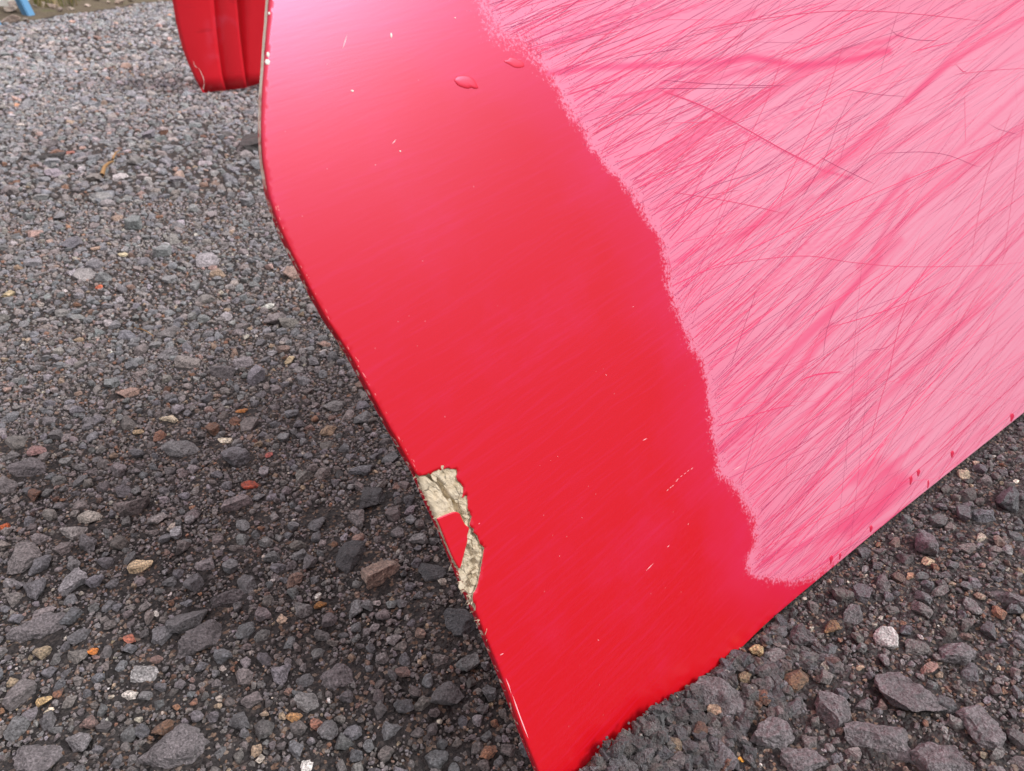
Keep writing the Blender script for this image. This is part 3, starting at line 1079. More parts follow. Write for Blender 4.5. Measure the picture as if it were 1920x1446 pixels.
# keep inside the true left outline
pxg, pyg = px_np(GU, GV)
lx = np.interp(pyg, [p[1] for p in LEFT], [p[0] for p in LEFT])
dl = (pxg - lx)                                           # px inside the left edge
tx = np.interp(pyg, [p[1] for p in TEAR], [p[0] for p in TEAR])
ok = (dl > 0.5) & in_poly(GU, GV, inset(smooth_line(uvs(TEAR), 0.0016), 0.0016).tolist() + [tuple(uv(*q)) for q in [(894, 1150), (860, 1150), (760, 880)]])
CR1 = [(800, 889), (812, 897), (822, 902), (834, 915), (838, 928), (848, 940), (858, 948), (862, 960), (872, 978)]
CR2 = [(880, 1028), (889, 1045), (892, 1060), (890, 1080), (884, 1098), (880, 1115)]
CR3 = [(876, 1035), (880, 1060), (878, 1085), (878, 1105)]
d1 = seg_dist(pxg, pyg, CR1); d2 = seg_dist(pxg, pyg, CR2); d3 = seg_dist(pxg, pyg, CR3)
zc = surf(GU, GV) - 0.0011
zc = zc + (vnoise(GU * 900, GV * 500, 51) - .5) * 0.0007 + (vnoise(GU * 330, GV * 260, 52) - .5) * 0.0011
zc -= 0.0040 * np.exp(-(d1 / 3.2) ** 2) * (pyg < 985) + 0.0042 * np.exp(-(d2 / 3.5) ** 2) + 0.0026 * np.exp(-(d3 / 8) ** 2)
zc += 0.0008 * (vnoise(pxg * .08 + pyg * .25, pyg * .22 - pxg * .25, 55) - .5) * 2 * (pyg > 1025)
zc += 0.0007 * np.where((pyg < 965) & (pxg > np.interp(pyg, [p[1] for p in CR1], [p[0] for p in CR1])), 1, 0)
zc -= 0.0016 * np.clip(1 - dl / 7, 0, 1) ** 2
zc = np.maximum(zc, surf(GU, GV) - 0.0033)
ids = -np.ones(GU.shape, int)
CV, CF = [], []
for a in range(GU.shape[0]):
    for b in range(GU.shape[1]):
        if ok[a, b]:
            ids[a, b] = len(CV)
            CV.append((GU[a, b], GV[a, b], zc[a, b]))
for a in range(GU.shape[0] - 1):
    for b in range(GU.shape[1] - 1):
        q = (ids[a, b], ids[a, b + 1], ids[a + 1, b + 1], ids[a + 1, b])
        if min(q) >= 0: CF.append(q)
me = mesh('core', CV, CF)
for p in me.polygons: p.use_smooth = True
core = link('core', me, M_core, panel)
core['label'] = 'cream coloured fibrous core laid bare'

# remaining chip of red skin in the tear
fp = smooth_line(uvs(FRAG + [FRAG[0]]), 0.0006)[:-1]
if sum(fp[i][0] * fp[(i + 1) % len(fp)][1] - fp[(i + 1) % len(fp)][0] * fp[i][1] for i in range(len(fp))) < 0: fp = fp[::-1]
fi = inset(fp, 0.0004)
bm = bmesh.new()
FR_T = [bm.verts.new((p[0], p[1], float(surf(np.array([p[0]]), np.array([p[1]]))[0]) + 0.0001)) for p in fi]
FR_M = [bm.verts.new((p[0], p[1], float(surf(np.array([p[0]]), np.array([p[1]]))[0]) - 0.0002)) for p in fp]
FR_B = [bm.verts.new((p[0], p[1], float(surf(np.array([p[0]]), np.array([p[1]]))[0]) - 0.0016)) for p in fp]
bm.faces.new(FR_T)
k = len(fp)
for i in range(k):
    bm.faces.new((FR_T[(i + 1) % k], FR_T[i], FR_M[i], FR_M[(i + 1) % k]))
    f_ = bm.faces.new((FR_M[(i + 1) % k], FR_M[i], FR_B[i], FR_B[(i + 1) % k]))
    f_.material_index = 1
bmesh.ops.triangulate(bm, faces=[f for f in bm.faces if len(f.verts) > 4])
me = bpy.data.meshes.new('skin_fragment')
bm.to_mesh(me); bm.free()
add_attr(me, 'zone', 'FLOAT', np.full(len(me.vertices), -0.1, np.float32), 'value')
me.materials.append(M_paint); me.materials.append(M_core)
frag = link('skin_fragment', me, None, panel)
frag['label'] = 'loose red flake of skin hanging in the torn edge'

# thin torn layers of the laminate standing up around the tear
rl = random.Random(12)
TV, TF = [], []
for k, (px, py) in enumerate([(815, 890), (832, 888), (848, 892), (856, 905), (862, 920), (862, 938), (870, 950), (876, 968), (880, 985), (845, 950), (826, 925), (884, 1008), (892, 1018), (898, 1032), (900, 1050),
                              (896, 1072), (890, 1092), (884, 1108), (872, 1085), (868, 1100), (812, 910), (820, 945), (838, 905), (850, 925), (878, 1050)]):
    u_, v_ = uv(px, py)
    n_ = 9
    a0 = R(rl.uniform(95, 150)) if k % 3 else R(rl.uniform(0, 180))
    L1, L2 = rl.uniform(.0016, .0036), rl.uniform(.0006, .0014)
    b0 = len(TV)
    tx_, ty_ = rl.uniform(-.35, .35), rl.uniform(-.35, .35)
    for q in range(n_):
        th = 6.283 * q / n_
        rr_ = rl.uniform(.65, 1.1)
        du = math.cos(th) * L1 * rr_; dv = math.sin(th) * L2 * rr_
        x_ = du * math.cos(a0) - dv * math.sin(a0); y_ = du * math.sin(a0) + dv * math.cos(a0)
        TV.append((u_ + x_, v_ + y_, -0.0011 + x_ * tx_ + y_ * ty_ + rl.uniform(-.0001, .0002)))
    for q in range(n_):
        p_ = TV[b0 + q]
        TV.append((p_[0], p_[1], p_[2] - 0.00035))
    TF.append(tuple(range(b0, b0 + n_)))
    for q in range(n_):
        q2 = (q + 1) % n_
        TF.append((b0 + q, b0 + n_ + q, b0 + n_ + q2, b0 + q2))
me = mesh('torn_layers', TV, TF)
tl = link('torn_layers', me, M_core, panel)
tl['kind'] = 'stuff'

# frayed fibres below the tear
def tube(bm, pts, r, n=4):
    prev = None
    for i, p in enumerate(pts):
        p = Vector(p)
        d = (Vector(pts[min(i + 1, len(pts) - 1)]) - Vector(pts[max(i - 1, 0)])).normalized()
        a = d.orthogonal().normalized(); b = d.cross(a)
        rr_ = r * (1 - 0.6 * i / max(1, len(pts) - 1))
        ring = [bm.verts.new(p + (a * math.cos(6.283 * k / n) + b * math.sin(6.283 * k / n)) * rr_) for k in range(n)]
        if prev:
            for k in range(n): bm.faces.new((prev[k], prev[(k + 1) % n], ring[(k + 1) % n], ring[k]))
        prev = ring


bm = bmesh.new()
rf = random.Random(3)
for _ in range(110):
    if rf.random() < .7:
        py = rf.uniform(1085, 1200)
    else:
        py = rf.uniform(880, 1100)
    px = np.interp(py, [p[1] for p in LEFT], [p[0] for p in LEFT]) + rf.uniform(0, 9 if py > 1085 else 5)
    u_, v_ = uv(px, py)
    a = rf.uniform(0, 6.28); L_ = rf.uniform(.0007, .0026)
    q0 = Vector((u_, v_, rf.uniform(-.003, -.0002)))
    q1 = q0 + Vector((math.cos(a), math.sin(a), rf.uniform(-.2, .5))) * L_ * .5
    q2 = q1 + Vector((math.cos(a + rf.gauss(0, .6)), math.sin(a + rf.gauss(0, .6)), rf.uniform(-.3, .3))) * L_ * .5
    tube(bm, [q0, q1, q2], rf.uniform(.00010, .00026), 3)
me = bpy.data.meshes.new('frayed_fibres'); bm.to_mesh(me); bm.free()
fb = link('frayed_fibres', me, M_core, panel)
fb['kind'] = 'stuff'

# --- hairline scratches: thin ribbons lying on the skin
t = NT('scratch')
a = t.n('ShaderNodeAttribute', attribute_name='tone')
t.set(color=a.outputs['Color'], rough=0.55, spec=0.3)
M_scr = t.m
SVR, SFR, SCR = [], [], []
def ribbon(pts, wpx, colr, lift_=0.00006):
    P_ = smooth_line(pts, 16) if len(pts) > 2 else np.array(pts, float)
    u_, v_ = uv_np(P_[:, 0], P_[:, 1])
    sel = in_poly(P_[:, 0], P_[:, 1], zl_in) & in_poly(u_, v_, ins)
    n_ = len(P_)
    tang = np.stack([np.gradient(u_), np.gradient(v_)], -1)
    tang /= np.linalg.norm(tang, axis=1)[:, None] + 1e-12
    nx, ny = -tang[:, 1], tang[:, 0]
    s_ = np.linspace(0, 1, n_)
    hw = wpx * 0.00026 * 0.5 * np.minimum(1, np.minimum(s_, 1 - s_) * 6 + .12)
    z_ = surf(u_, v_) + lift_
    base = len(SVR)
    for i in range(n_):
        SVR.append((u_[i] + nx[i] * hw[i], v_[i] + ny[i] * hw[i], z_[i]))
        SVR.append((u_[i] - nx[i] * hw[i], v_[i] - ny[i] * hw[i], z_[i]))
        SCR.extend([colr, colr])
    for i in range(n_ - 1):
        if sel[i] and sel[i + 1]:
            SFR.append((base + 2 * i + 1, base + 2 * i, base + 2 * i + 2, base + 2 * i + 3)[::-1])
zl_in = [(p[0] + 6, p[1]) for p in ZONE]
DK = (0.38, 0.03, 0.13); MD = (0.74, 0.06, 0.17); LT = (0.93, 0.42, 0.55)
cnt = 0
while cnt < 1800:
    x = rs.uniform(880, 1930); y = rs.uniform(-60, 1110)
    if not in_poly(np.array([x]), np.array([y]), zl)[0]: continue
    cnt += 1
    q = rs.random()
    L_ = min(800, rs.lognormvariate(4.9, .75))
    wild = rs.random() < .06
    an = float(ang_at(x, y)) + (rs.gauss(0, 7.5) if not wild else rs.gauss(10, 26))
    if q < .42: cc, wd = DK, rs.uniform(.22, .72)
    elif q < .96: cc, wd = MD, rs.uniform(.25, .9) if rs.random() < .93 else rs.uniform(1.1, 1.9)
    else: cc, wd = LT, rs.uniform(.3, .6)
    k = rs.uniform(.8, 1.25)
    cc = tuple(min(1, c_ * k) for c_ in cc)
    ribbon(stroke(x - math.cos(R(an)) * L_ / 2, y + math.sin(R(an)) * L_ / 2, L_, an, rs.gauss(0, .035), 6), wd, cc, rs.uniform(.00003, .00010))
hand = [
    ([(1240, 170), (1320, 200), (1400, 243), (1470, 282), (1530, 312)], 1.6, MD), ([(1535, 293), (1570, 312), (1640, 345)], 1.2, DK),
    ([(1240, 405), (1330, 352), (1420, 322), (1455, 295), (1500, 262), (1545, 232), (1570, 224)], 1.3, DK),
    ([(1650, 288), (1730, 285), (1780, 292), (1830, 312), (1845, 312)], 1.2, DK), ([(1850, 230), (1870, 242), (1910, 253)], 1.2, DK),
    ([(1665, 52), (1680, 66), (1720, 75), (1760, 76)], 1.4, DK), ([(1792, 120), (1806, 134), (1815, 136)], 2.2, MD), ([(1820, 142), (1822, 60)], 1, MD),
    ([(1600, 170), (1570, 230), (1545, 300), (1500, 380)], 1.1, DK), ([(1545, 670), (1552, 620), (1570, 570)], 1.3, DK), ([(1480, 690), (1545, 670)], 1.3, DK),
    ([(1500, 715), (1530, 703), (1582, 697)], 3.0, MD), ([(1625, 658), (1650, 655), (1670, 650)], 1.6, DK), ([(1590, 688), (1604, 687)], 2.2, MD),
    ([(1335, 803), (1400, 782), (1460, 765), (1492, 760)], 1.8, MD), ([(1472, 853), (1473, 835)], 3.0, (.62, .03, .12)),
    ([(1630, 840), (1650, 760), (1668, 700), (1685, 620), (1705, 560), (1740, 500), (1760, 470)], 1.7, MD), ([(1555, 615), (1640, 590), (1720, 560), (1800, 520)], 1.6, MD),
    ([(1540, 620), (1600, 590), (1690, 555)], 1.2, DK), ([(1345, 905), (1480, 845), (1590, 775), (1680, 700), (1820, 590)], 1.3, DK),
    ([(1400, 940), (1490, 885), (1600, 815), (1720, 730), (1800, 660)], 1.3, DK), ([(1260, 830), (1330, 790), (1430, 745)], 1.0, MD),
    ([(1250, 540), (1350, 500), (1500, 480), (1600, 492), (1700, 500), (1850, 498), (1930, 490)], 1.0, MD), ([(1240, 150), (1340, 158), (1480, 162)], 1, DK),
    ([(1230, 166), (1340, 166), (1450, 164)], 1, DK), ([(1585, 168), (1650, 178), (1700, 181)], 1, DK), ([(1290, 60), (1400, 40), (1560, 22), (1700, 25), (1850, 40)], 1.1, MD),
    ([(1790, 140), (1860, 132), (1930, 128)], 1, MD), ([(1260, 360), (1380, 380), (1470, 400)], 1, MD), ([(1340, 420), (1390, 290), (1440, 180), (1470, 90)], 1, MD),
    ([(1460, 400), (1480, 330), (1540, 200), (1580, 80)], 1, MD), ([(1880, 480), (1900, 350), (1920, 220)], 1.2, MD), ([(1820, 480), (1850, 330), (1900, 200)], 1.1, MD),
    ([(1430, 850), (1500, 800), (1560, 770)], 1, DK), ([(1370, 690), (1400, 600), (1420, 540)], 1, DK), ([(1825, 60), (1835, 0)], 2, MD), ([(1870, 55), (1885, 0)], 2, MD),
]
for pts, wd, cc in hand: ribbon(pts, wd * (.65 if cc is DK else 1), cc, .00011)
for k in range(150):    # smears crossing the boundary outwards
    i = rs.randrange(2, 27)
    a_, b_ = ZONE[i], ZONE[i + 1]
    f_ = rs.random()
    x = a_[0] + (b_[0] - a_[0]) * f_ + rs.uniform(2, 12); y = a_[1] + (b_[1] - a_[1]) * f_
    an = float(ang_at(x, y)) + rs.gauss(0, 6)
    ribbon(stroke(x, y, rs.uniform(60, 260), an, 0, 4), rs.uniform(.5, 1.3), tuple(c_ * rs.uniform(.8, 1.1) for c_ in MD), .00009)
me = mesh('scratches', SVR, SFR)
ca = me.attributes.new('tone', 'FLOAT_COLOR', 'POINT')
ca.data.foreach_set('color', np.concatenate([np.array(SCR), np.ones((len(SCR), 1))], 1).reshape(-1).astype(np.float32))
so = link('scratches', me, M_scr, panel)
so['kind'] = 'stuff'

# --- blisters, drips and chips on the paint
t = NT('red_drip'); t.set(color=(0.62, 0.02, 0.075), rough=0.35, spec=0.6); M_drip = t.m
t = NT('white_chip'); t.set(color=(0.85, 0.83, 0.76), rough=0.6); M_chip = t.m


def blob(name, pts, h, mat, label=None):
    """lens-shaped raised drop with the traced outline"""
    o_uv = smooth_line(uvs(pts + [pts[0]]), 0.0008)[:-1]
    c0 = o_uv.mean(0)
    s0 = float(surf(np.array([c0[0]]), np.array([c0[1]]))[0])
    V_, F_ = [], []
    n_ = len(o_uv)
    prof = [(1.0, -0.0001), (0.97, 0.22 * h), (0.88, 0.52 * h), (0.7, 0.8 * h), (0.4, 0.96 * h)]
    for (k, z) in prof:
        for p in o_uv:
            q = c0 + (p - c0) * k
            V_.append((q[0], q[1], s0 + z))
    V_.append((c0[0], c0[1], s0 + h))
    for l_ in range(len(prof) - 1):
        for i in range(n_):
            j = (i + 1) % n_
            F_.append((l_ * n_ + i, l_ * n_ + j, (l_ + 1) * n_ + j, (l_ + 1) * n_ + i))
    for i in range(n_):
        F_.append(((len(prof) - 1) * n_ + i, (len(prof) - 1) * n_ + (i + 1) % n_, len(V_) - 1))
    me_ = mesh(name, V_, F_)
    bm_ = bmesh.new(); bm_.from_mesh(me_)
    bmesh.ops.recalc_face_normals(bm_, faces=bm_.faces)
    bm_.to_mesh(me_); bm_.free()
    for p in me_.polygons: p.use_smooth = True
    o = link(name, me_, mat, panel)
    if label: o['label'] = label
    return o


t = NT('red_blister'); t.set(color=(0.74, 0.02, 0.045), rough=0.42, spec=0.8, ior=1.6, tint=(0.92, 0.52, 0.82)); M_bl = t.m
blob('blister', [(850, 150), (855, 144), (866, 141), (880, 143), (889, 150), (894, 158), (897, 166), (890, 167), (884, 165), (878, 167), (868, 165), (857, 160)], 0.00036, M_bl, 'larger glossy red blister on the smooth paint')
blob('blister', [(951, 112), (954, 108), (962, 108), (972, 112), (982, 119), (983, 125), (975, 128), (964, 127), (955, 122), (943, 115)], 0.0002, M_bl, 'smaller flat red blister at the edge of the scuffed area')
def drip(x, y, w_, l_, lean=2):
    blob('paint_drip', [(x - w_, y - l_ * .3), (x - w_ * .4, y - l_ * .5), (x + w_ * .5, y - l_ * .5), (x + w_, y - l_ * .2), (x + w_ * .6, y + l_ * .1), (x - lean * .2, y + l_ * .5), (x - lean * .8, y + l_ * .5), (x - w_ * .8, y + l_ * .1)], 0.0004, M_drip)
drip(1786, 852, 3.5, 13); drip(1723, 887, 3.5, 13); drip(1709, 901, 3, 17, 3); drip(1634, 992, 3.2, 13); drip(1558, 1049, 3.6, 15); drip(1575, 1043, 2, 13, 3); drip(1898, 783, 4, 15, 4); drip(1741, 908, 1.6, 16, 2)
def chip(x, y, a, b):
    blob('paint_chip', [(x - a, y), (x - a * .6, y - b), (x + a * .5, y - b * .9), (x + a, y - b * .1), (x + a * .6, y + b), (x - a * .5, y + b * .9)], 0.0002, M_chip)
chip(502, 103, 3, 5); chip(501, 117, 5, 5.5); chip(504, 26, 2.4, 3)
chip(660, 171, 3, 2); chip(733, 67, 2, 5); chip(750, 284, 1.6, 1.6); chip(853, 34, 1.5, 1.2)
# little row of white nicks and short bright scratches on the smooth red side
SVR, SFR, SCR = [], [], []
zl_in = [(300, -100), (2200, -100), (2200, 1500), (300, 1500)]
W1 = (.95, .55, .6)
for (x, y) in [(1251, 919), (1261, 911), (1268, 902), (1270, 899), (1277, 893), (1284, 888), (1290, 883), (1257, 914), (1297, 879)]:
    ribbon([(x - 2, y + 1.5), (x, y), (x + 2.5, y - 2)], 1.2, (.92, .45, .5))
for pts in [[(1205, 826), (1213, 822)], [(1210, 1070), (1224, 1056)], [(1250, 1026), (1254, 1022)], [(937, 1228), (944, 1225)], [(948, 1272), (953, 1284), (958, 1300)], [(960, 1302), (975, 1345), (990, 1384)],
            [(1289, 984), (1290, 981)], [(735, 270), (742, 262)], [(642, 92), (650, 66)], [(1375, 882), (1390, 873)]]:
    P2 = pts if len(pts) > 2 else [pts[0], ((pts[0][0] + pts[1][0]) / 2, (pts[0][1] + pts[1][1]) / 2), pts[1]]
    ribbon(P2, 1.4, W1)
for k in range(36):
    y = rs.uniform(380, 880)
    x = float(np.interp(y, [p[1] for p in LEFT], [p[0] for p in LEFT])) + rs.uniform(3, 10)
    sl = (float(np.interp(y + 6, [p[1] for p in LEFT], [p[0] for p in LEFT])) - float(np.interp(y, [p[1] for p in LEFT], [p[0] for p in LEFT]))) / 6
    ln = rs.uniform(2, 9)
    ribbon([(x, y), (x + sl * ln * .5, y + ln * .5), (x + sl * ln, y + ln)], rs.uniform(.5, 1.1), (.90, .25, .26))
for k in range(18):
    x = rs.uniform(520, 1300); y = rs.uniform(0, 1300)
    if in_poly(np.array([x]), np.array([y]), zl)[0]: continue
    an = R(rs.uniform(0, 180)); ln = rs.uniform(1.0, 4)
    ribbon([(x, y), (x + math.cos(an) * ln * .5, y - math.sin(an) * ln * .5), (x + math.cos(an) * ln, y - math.sin(an) * ln)], rs.uniform(.5, 1.2), (.93, .42, .48))
me = mesh('nicks', SVR, SFR)
ca = me.attributes.new('tone', 'FLOAT_COLOR', 'POINT')
ca.data.foreach_set('color', np.concatenate([np.array(SCR), np.ones((len(SCR), 1))], 1).reshape(-1).astype(np.float32))
nk = link('nicks', me, M_scr, panel)
nk['kind'] = 'stuff'

# ------------------------------------------------------------------ the second red panel behind
t = NT('red_fibreglass')
P = t.n('ShaderNodeTexCoord').outputs['Object']
n1 = t.noise(P, 9, 4, .6)
n2 = t.noise(t.mapping(P, scale=(1, 1, 5)), 14, 4, .6)
c = t.mix(t.sstep(n1, .5, .75), (0.80, 0.014, 0.03), (0.80, 0.07, 0.13))
c = t.mix(t.math('MULTIPLY', t.sstep(n2, .58, .7), .25), c, (0.38, 0.006, 0.012))
t.set(color=c, rough=0.32, spec=0.6, normal=t.bump(n1, .15, .01))
M_fib = t.m
bp = gpt(380, 172)
pan2 = empty('ribbed_panel', (bp.x, bp.y, 0))
tag(pan2, 'smaller red ribbed panel standing on its tip behind the big red panel', 'panel')
DB = depth(bp.x, bp.y)
def pt2(px, py, back=0.0):
    """point in the upright plane of the second panel"""
    r = ray(px, py)
    nrm = Vector((-0.30, 1.0, 0.10))
    p0 = Vector((bp.x, bp.y, 0)) + Vector((0, 1, 0)) * back
    k = (p0 - CAMP).dot(nrm) / r.dot(nrm)
    return CAMP + r * k - Vector((bp.x, bp.y, 0))
edgeL = [(318, -40), (323, 0), (328, 30), (334, 60), (340, 85), (347, 105), (355, 125), (362, 140), (370, 156), (380, 173)]
botE = [(380, 173), (392, 174), (402, 169), (414, 170), (424, 170), (436, 169), (448, 168), (462, 165), (476, 161), (492, 155), (560, 130), (640, 90), (700, 40), (720, -40)]
fold1 = [(397, -40), (401, 0), (406, 60), (412, 110), (417, 145), (424, 170)]
fold2 = [(438, -40), (444, 0), (449, 60), (455, 110), (459, 140), (463, 165)]
def strip(name, la, lb, ba, bb, n=14):
    """sheet between two side lines; ba, bb = set-back at each side"""
    def at(line, s):
        L_ = np.array(line, float)
        d = np.concatenate([[0], np.cumsum(np.linalg.norm(np.diff(L_, axis=0), axis=1))]); d /= d[-1]
        return np.interp(s, d, L_[:, 0]), np.interp(s, d, L_[:, 1])
    V_, F_ = [], []
    m = 8
    for i in range(n + 1):
        s = i / n
        a = at(la, s); b = at(lb, s)
        for j in range(m + 1):
            k = j / m
            bul = math.sin(k * math.pi) * -0.004
            V_.append(pt2(a[0] + (b[0] - a[0]) * k, a[1] + (b[1] - a[1]) * k, ba + (bb - ba) * k + bul))
    for i in range(n):
        for j in range(m):
            q = i * (m + 1) + j
            F_.append((q, q + m + 1, q + m + 2, q + 1))
    me_ = mesh(name, V_, F_)
    for p in me_.polygons: p.use_smooth = True
    o = link(name, me_, M_fib, pan2)
    so_ = o.modifiers.new('thick', 'SOLIDIFY'); so_.thickness = 0.0016; so_.offset = -1
    return o
def ext(line, up=260, dx=-26):
    """carry a line on above the frame"""
    return [(line[0][0] + dx, line[0][1] - up)] + line
eL = ext(edgeL, 200, -10); f1_ = ext(fold1, 200, -18); f2_ = ext(fold2, 200, -18)
strip('outer_strip', eL[:-1] + [(380, 173)], f1_, 0.0, 0.0)
f1b = [(p[0] - 3, p[1]) for p in f1_]
strip('middle_strip', f1b, f2_, 0.016, 0.004)
f2b = [(p[0] - 3, p[1]) for p in f2_]
inner = [(800, -240), (800, -40), (740, -20), (700, 10), (640, 60), (560, 120), (492, 155)]
strip('inner_strip', f2b, [(800, -240), (780, -40), (740, 0), (690, 50), (600, 110), (520, 146)], 0.024, 0.02)
# tip flange that touches the ground
bm = bmesh.new()
pts = [(376, 166), (380, 173.5), (392, 174.5), (398, 172), (403, 168), (400, 160), (385, 158)]
v1 = [bm.verts.new(pt2(x, y, -0.001)) for x, y in pts]
v2 = [bm.verts.new(pt2(x, y, 0.004)) for x, y in pts]
bm.faces.new(v1); bm.faces.new(v2[::-1])
for i in range(len(pts)):
    j = (i + 1) % len(pts)
    bm.faces.new((v1[i], v2[i], v2[j], v1[j]))
bmesh.ops.recalc_face_normals(bm, faces=bm.faces)
me = bpy.data.meshes.new('tip'); bm.to_mesh(me); bm.free()
link('tip', me, M_fib, pan2)
# pale crack along the outer strip
SV2, SF2 = [], []
crk = [(362, 114), (364, 121), (368, 126), (372, 128), (376, 134), (381, 145), (383, 155), (382, 162), (381, 168)]
for i, (x, y) in enumerate(crk):
    w_ = 0.15 + .25 * (i % 3)
    SV2 += [pt2(x - w_, y, -0.0055), pt2(x + w_, y, -0.0055)]
for i in range(len(crk) - 1): SF2.append((2 * i, 2 * i + 2, 2 * i + 3, 2 * i + 1))
me = mesh('crack', SV2, SF2)
link('crack', me, M_chip, pan2)

# ------------------------------------------------------------------ things on the far asphalt
t = NT('dark_slab'); P = t.n('ShaderNodeNewGeometry').outputs['Position']
t.set(color=t.ramp(t.noise(P, 90, 5, .7), [(.3, (.03, .028, .026)), (.7, (.10, .095, .095))]), rough=.6, normal=t.bump(t.noise(P, 200, 5, .7), .9, .004)); M_slab = t.m
p = gpt(475, 284)
bm = bmesh.new()
bmesh.ops.create_cube(bm, size=1)
bmesh.ops.subdivide_edges(bm, edges=bm.edges, cuts=4, use_grid_fill=True)
from mathutils import noise as mn
for v in bm.verts: v.co += Vector((mn.noise(v.co * 3), mn.noise(v.co * 3 + Vector((5, 0, 0))), mn.noise(v.co * 4 + Vector((0, 7, 0))))) * .16
me = bpy.data.meshes.new('broken_slab'); bm.to_mesh(me); bm.free()
o = link('broken_slab', me, M_slab)
o.scale = (.080, .06, .026); o.location = (p.x + .022, p.y + .02, h1(p.x, p.y) + .008); o.rotation_euler = (R(4), R(-8), R(16))
tag(o, 'dark broken asphalt slab half hidden behind the left edge of the big panel', 'asphalt lump')
for (px, py, s, lab) in [(95, 298, .034, 'low dark asphalt lump in front of the pink red chip'), (140, 312, .022, 'small black asphalt lump in the upper left'),
                         (318, 448 + 2, .016, 'black hollow lump near the pale bent wire')]:
    p = gpt(px, py)
    o = link('asphalt_lump', rock_mesh('asphalt_lump', int(px), 4, 12, .08), M_slab)
    o.location = (p.x, p.y, h1(p.x, p.y)); o.scale = (s, s * .6, s * .35); o.rotation_euler = (0, R(-6), R(12))
    tag(o, lab, 'asphalt lump')


def wire(name, pts, r, mat, lab, cat, zl_=.004):
    bm_ = bmesh.new()
    P3 = []
    for i, (x, y) in enumerate(pts):
        q = gpt(x, y, 0.003)
        P3.append((q.x, q.y, h1(q.x, q.y) + zl_ + .003 * math.sin(i * 1.3)))
    tube(bm_, P3, r, 6)
    me_ = bpy.data.meshes.new(name); bm_.to_mesh(me_); bm_.free()
    for p_ in me_.polygons: p_.use_smooth = True
    tag(link(name, me_, mat), lab, cat)
t = NT('straw'); t.set(color=(.34, .20, .08), rough=.7); M_straw = t.m
t = NT('pale_wire'); t.set(color=(.62, .62, .64), rough=.35); M_wire = t.m
wire('twig', [(192, 332), (198, 322), (205, 311), (212, 303)], .0032, M_straw, 'short brown twig lying on the upper asphalt', 'twig', .006)
wire('twig', [(212, 303), (219, 295), (226, 290)], .0018, M_straw, 'thin pale stalk at the end of the short brown twig', 'twig', .007)
wire('bent_wire', [(304, 464), (312, 467), (318, 466), (328, 473), (340, 479), (352, 484), (360, 487)], .0011, M_wire, 'thin whitish bent wire lying in the middle of the asphalt', 'wire', .006)
wire('twig', [(252, 610), (262, 618), (275, 622), (286, 625)], .0007, M_straw, 'hair thin reddish stalk in the middle left asphalt', 'twig', .005)

# ------------------------------------------------------------------ verge, rubble, blue bench
t = NT('verge_soil'); P = t.n('ShaderNodeNewGeometry').outputs['Position']
t.set(color=t.ramp(t.noise(P, 14, 6, .7), [(.3, (.10, .075, .05)), (.55, (.17, .14, .09)), (.75, (.12, .13, .045))]), rough=.9, normal=t.bump(t.noise(P, 60, 5, .7), .8, .02)); M_soil = t.m
vy = np.concatenate([np.arange(1.2, 12, .09), np.arange(12, 80, 3)])
def vz(x, y):
    k = min(25.0, math.sqrt(max(0, (verge_x(y) - x) / (14 + y))) * 25)
    return -0.01 + min(1, k / 5) * .02 + .04 * float(vnoise(np.array([x * 4]), np.array([y * 4]), 62)[0]) * min(1, k / 3) - (.01 if k < .5 else 0)
V_, F_ = [], []
nx_ = 26
for y in vy:
    for j in range(nx_):
        x = verge_x(y) - (j / (nx_ - 1)) ** 2 * (14 + y) + (0.04 * (vnoise(np.array([y * 5]), np.array([0.]), 61)[0] - .5) if j < 3 else 0)
        z = vz(x, y)
        V_.append((x, y, z))
for i in range(len(vy) - 1):
    for j in range(nx_ - 1):
        q = i * nx_ + j
        F_.append((q, q + nx_, q + nx_ + 1, q + 1)[::-1])
me = mesh('verge', V_, F_)
for p in me.polygons: p.use_smooth = True
vg = link('verge', me, M_soil)
tag(vg, 'rough earth verge along the far left of the asphalt', None, None, 'structure')
# grass
t = NT('dry_grass'); a = t.n('ShaderNodeAttribute', attribute_name='tone')
t.set(color=a.outputs['Color'], rough=.6, spec=.3); M_grass = t.m
rgs = random.Random(9)
V_, F_, T_ = [], [], []
for _ in range(9000):
    y = rgs.uniform(2.6, 6.5); x = verge_x(y) - abs(rgs.gauss(0, .5)) - .16
    if y < 3.75 and x > -2.9: continue
    if y < 5.2 and x < -0.615 * (y * .864 + .15): continue
    if rgs.random() > vnoise(np.array([x * 3]), np.array([y * 3]), 77)[0] * 1.3: continue
    z = vz(x, y)
    h_ = rgs.uniform(.03, .10); a_ = rgs.uniform(0, 6.28); lx_ = rgs.uniform(.1, .9) * h_
    dx, dy = math.cos(a_), math.sin(a_); w_ = rgs.uniform(.001, .0028)
    b = len(V_)
    V_ += [(x - dy * w_, y + dx * w_, z), (x + dy * w_, y - dx * w_, z), (x + dx * lx_ * .4 - dy * w_ * .7, y + dy * lx_ * .4 + dx * w_ * .7, z + h_ * .6), (x + dx * lx_ * .4 + dy * w_ * .7, y + dy * lx_ * .4 - dx * w_ * .7, z + h_ * .6), (x + dx * lx_, y + dy * lx_, z + h_)]
    F_ += [(b, b + 1, b + 3, b + 2), (b + 2, b + 3, b + 4)]
    c_ = rgs.choice([(.12, .14, .03), (.20, .19, .05), (.30, .24, .10), (.09, .12, .03), (.38, .30, .16)])
    T_ += [(*c_, 1)] * 5
me = mesh('grass', V_, F_)
add_attr(me, 'tone', 'FLOAT_COLOR', np.array(T_, np.float32), 'color')
gr = link('grass', me, M_grass)
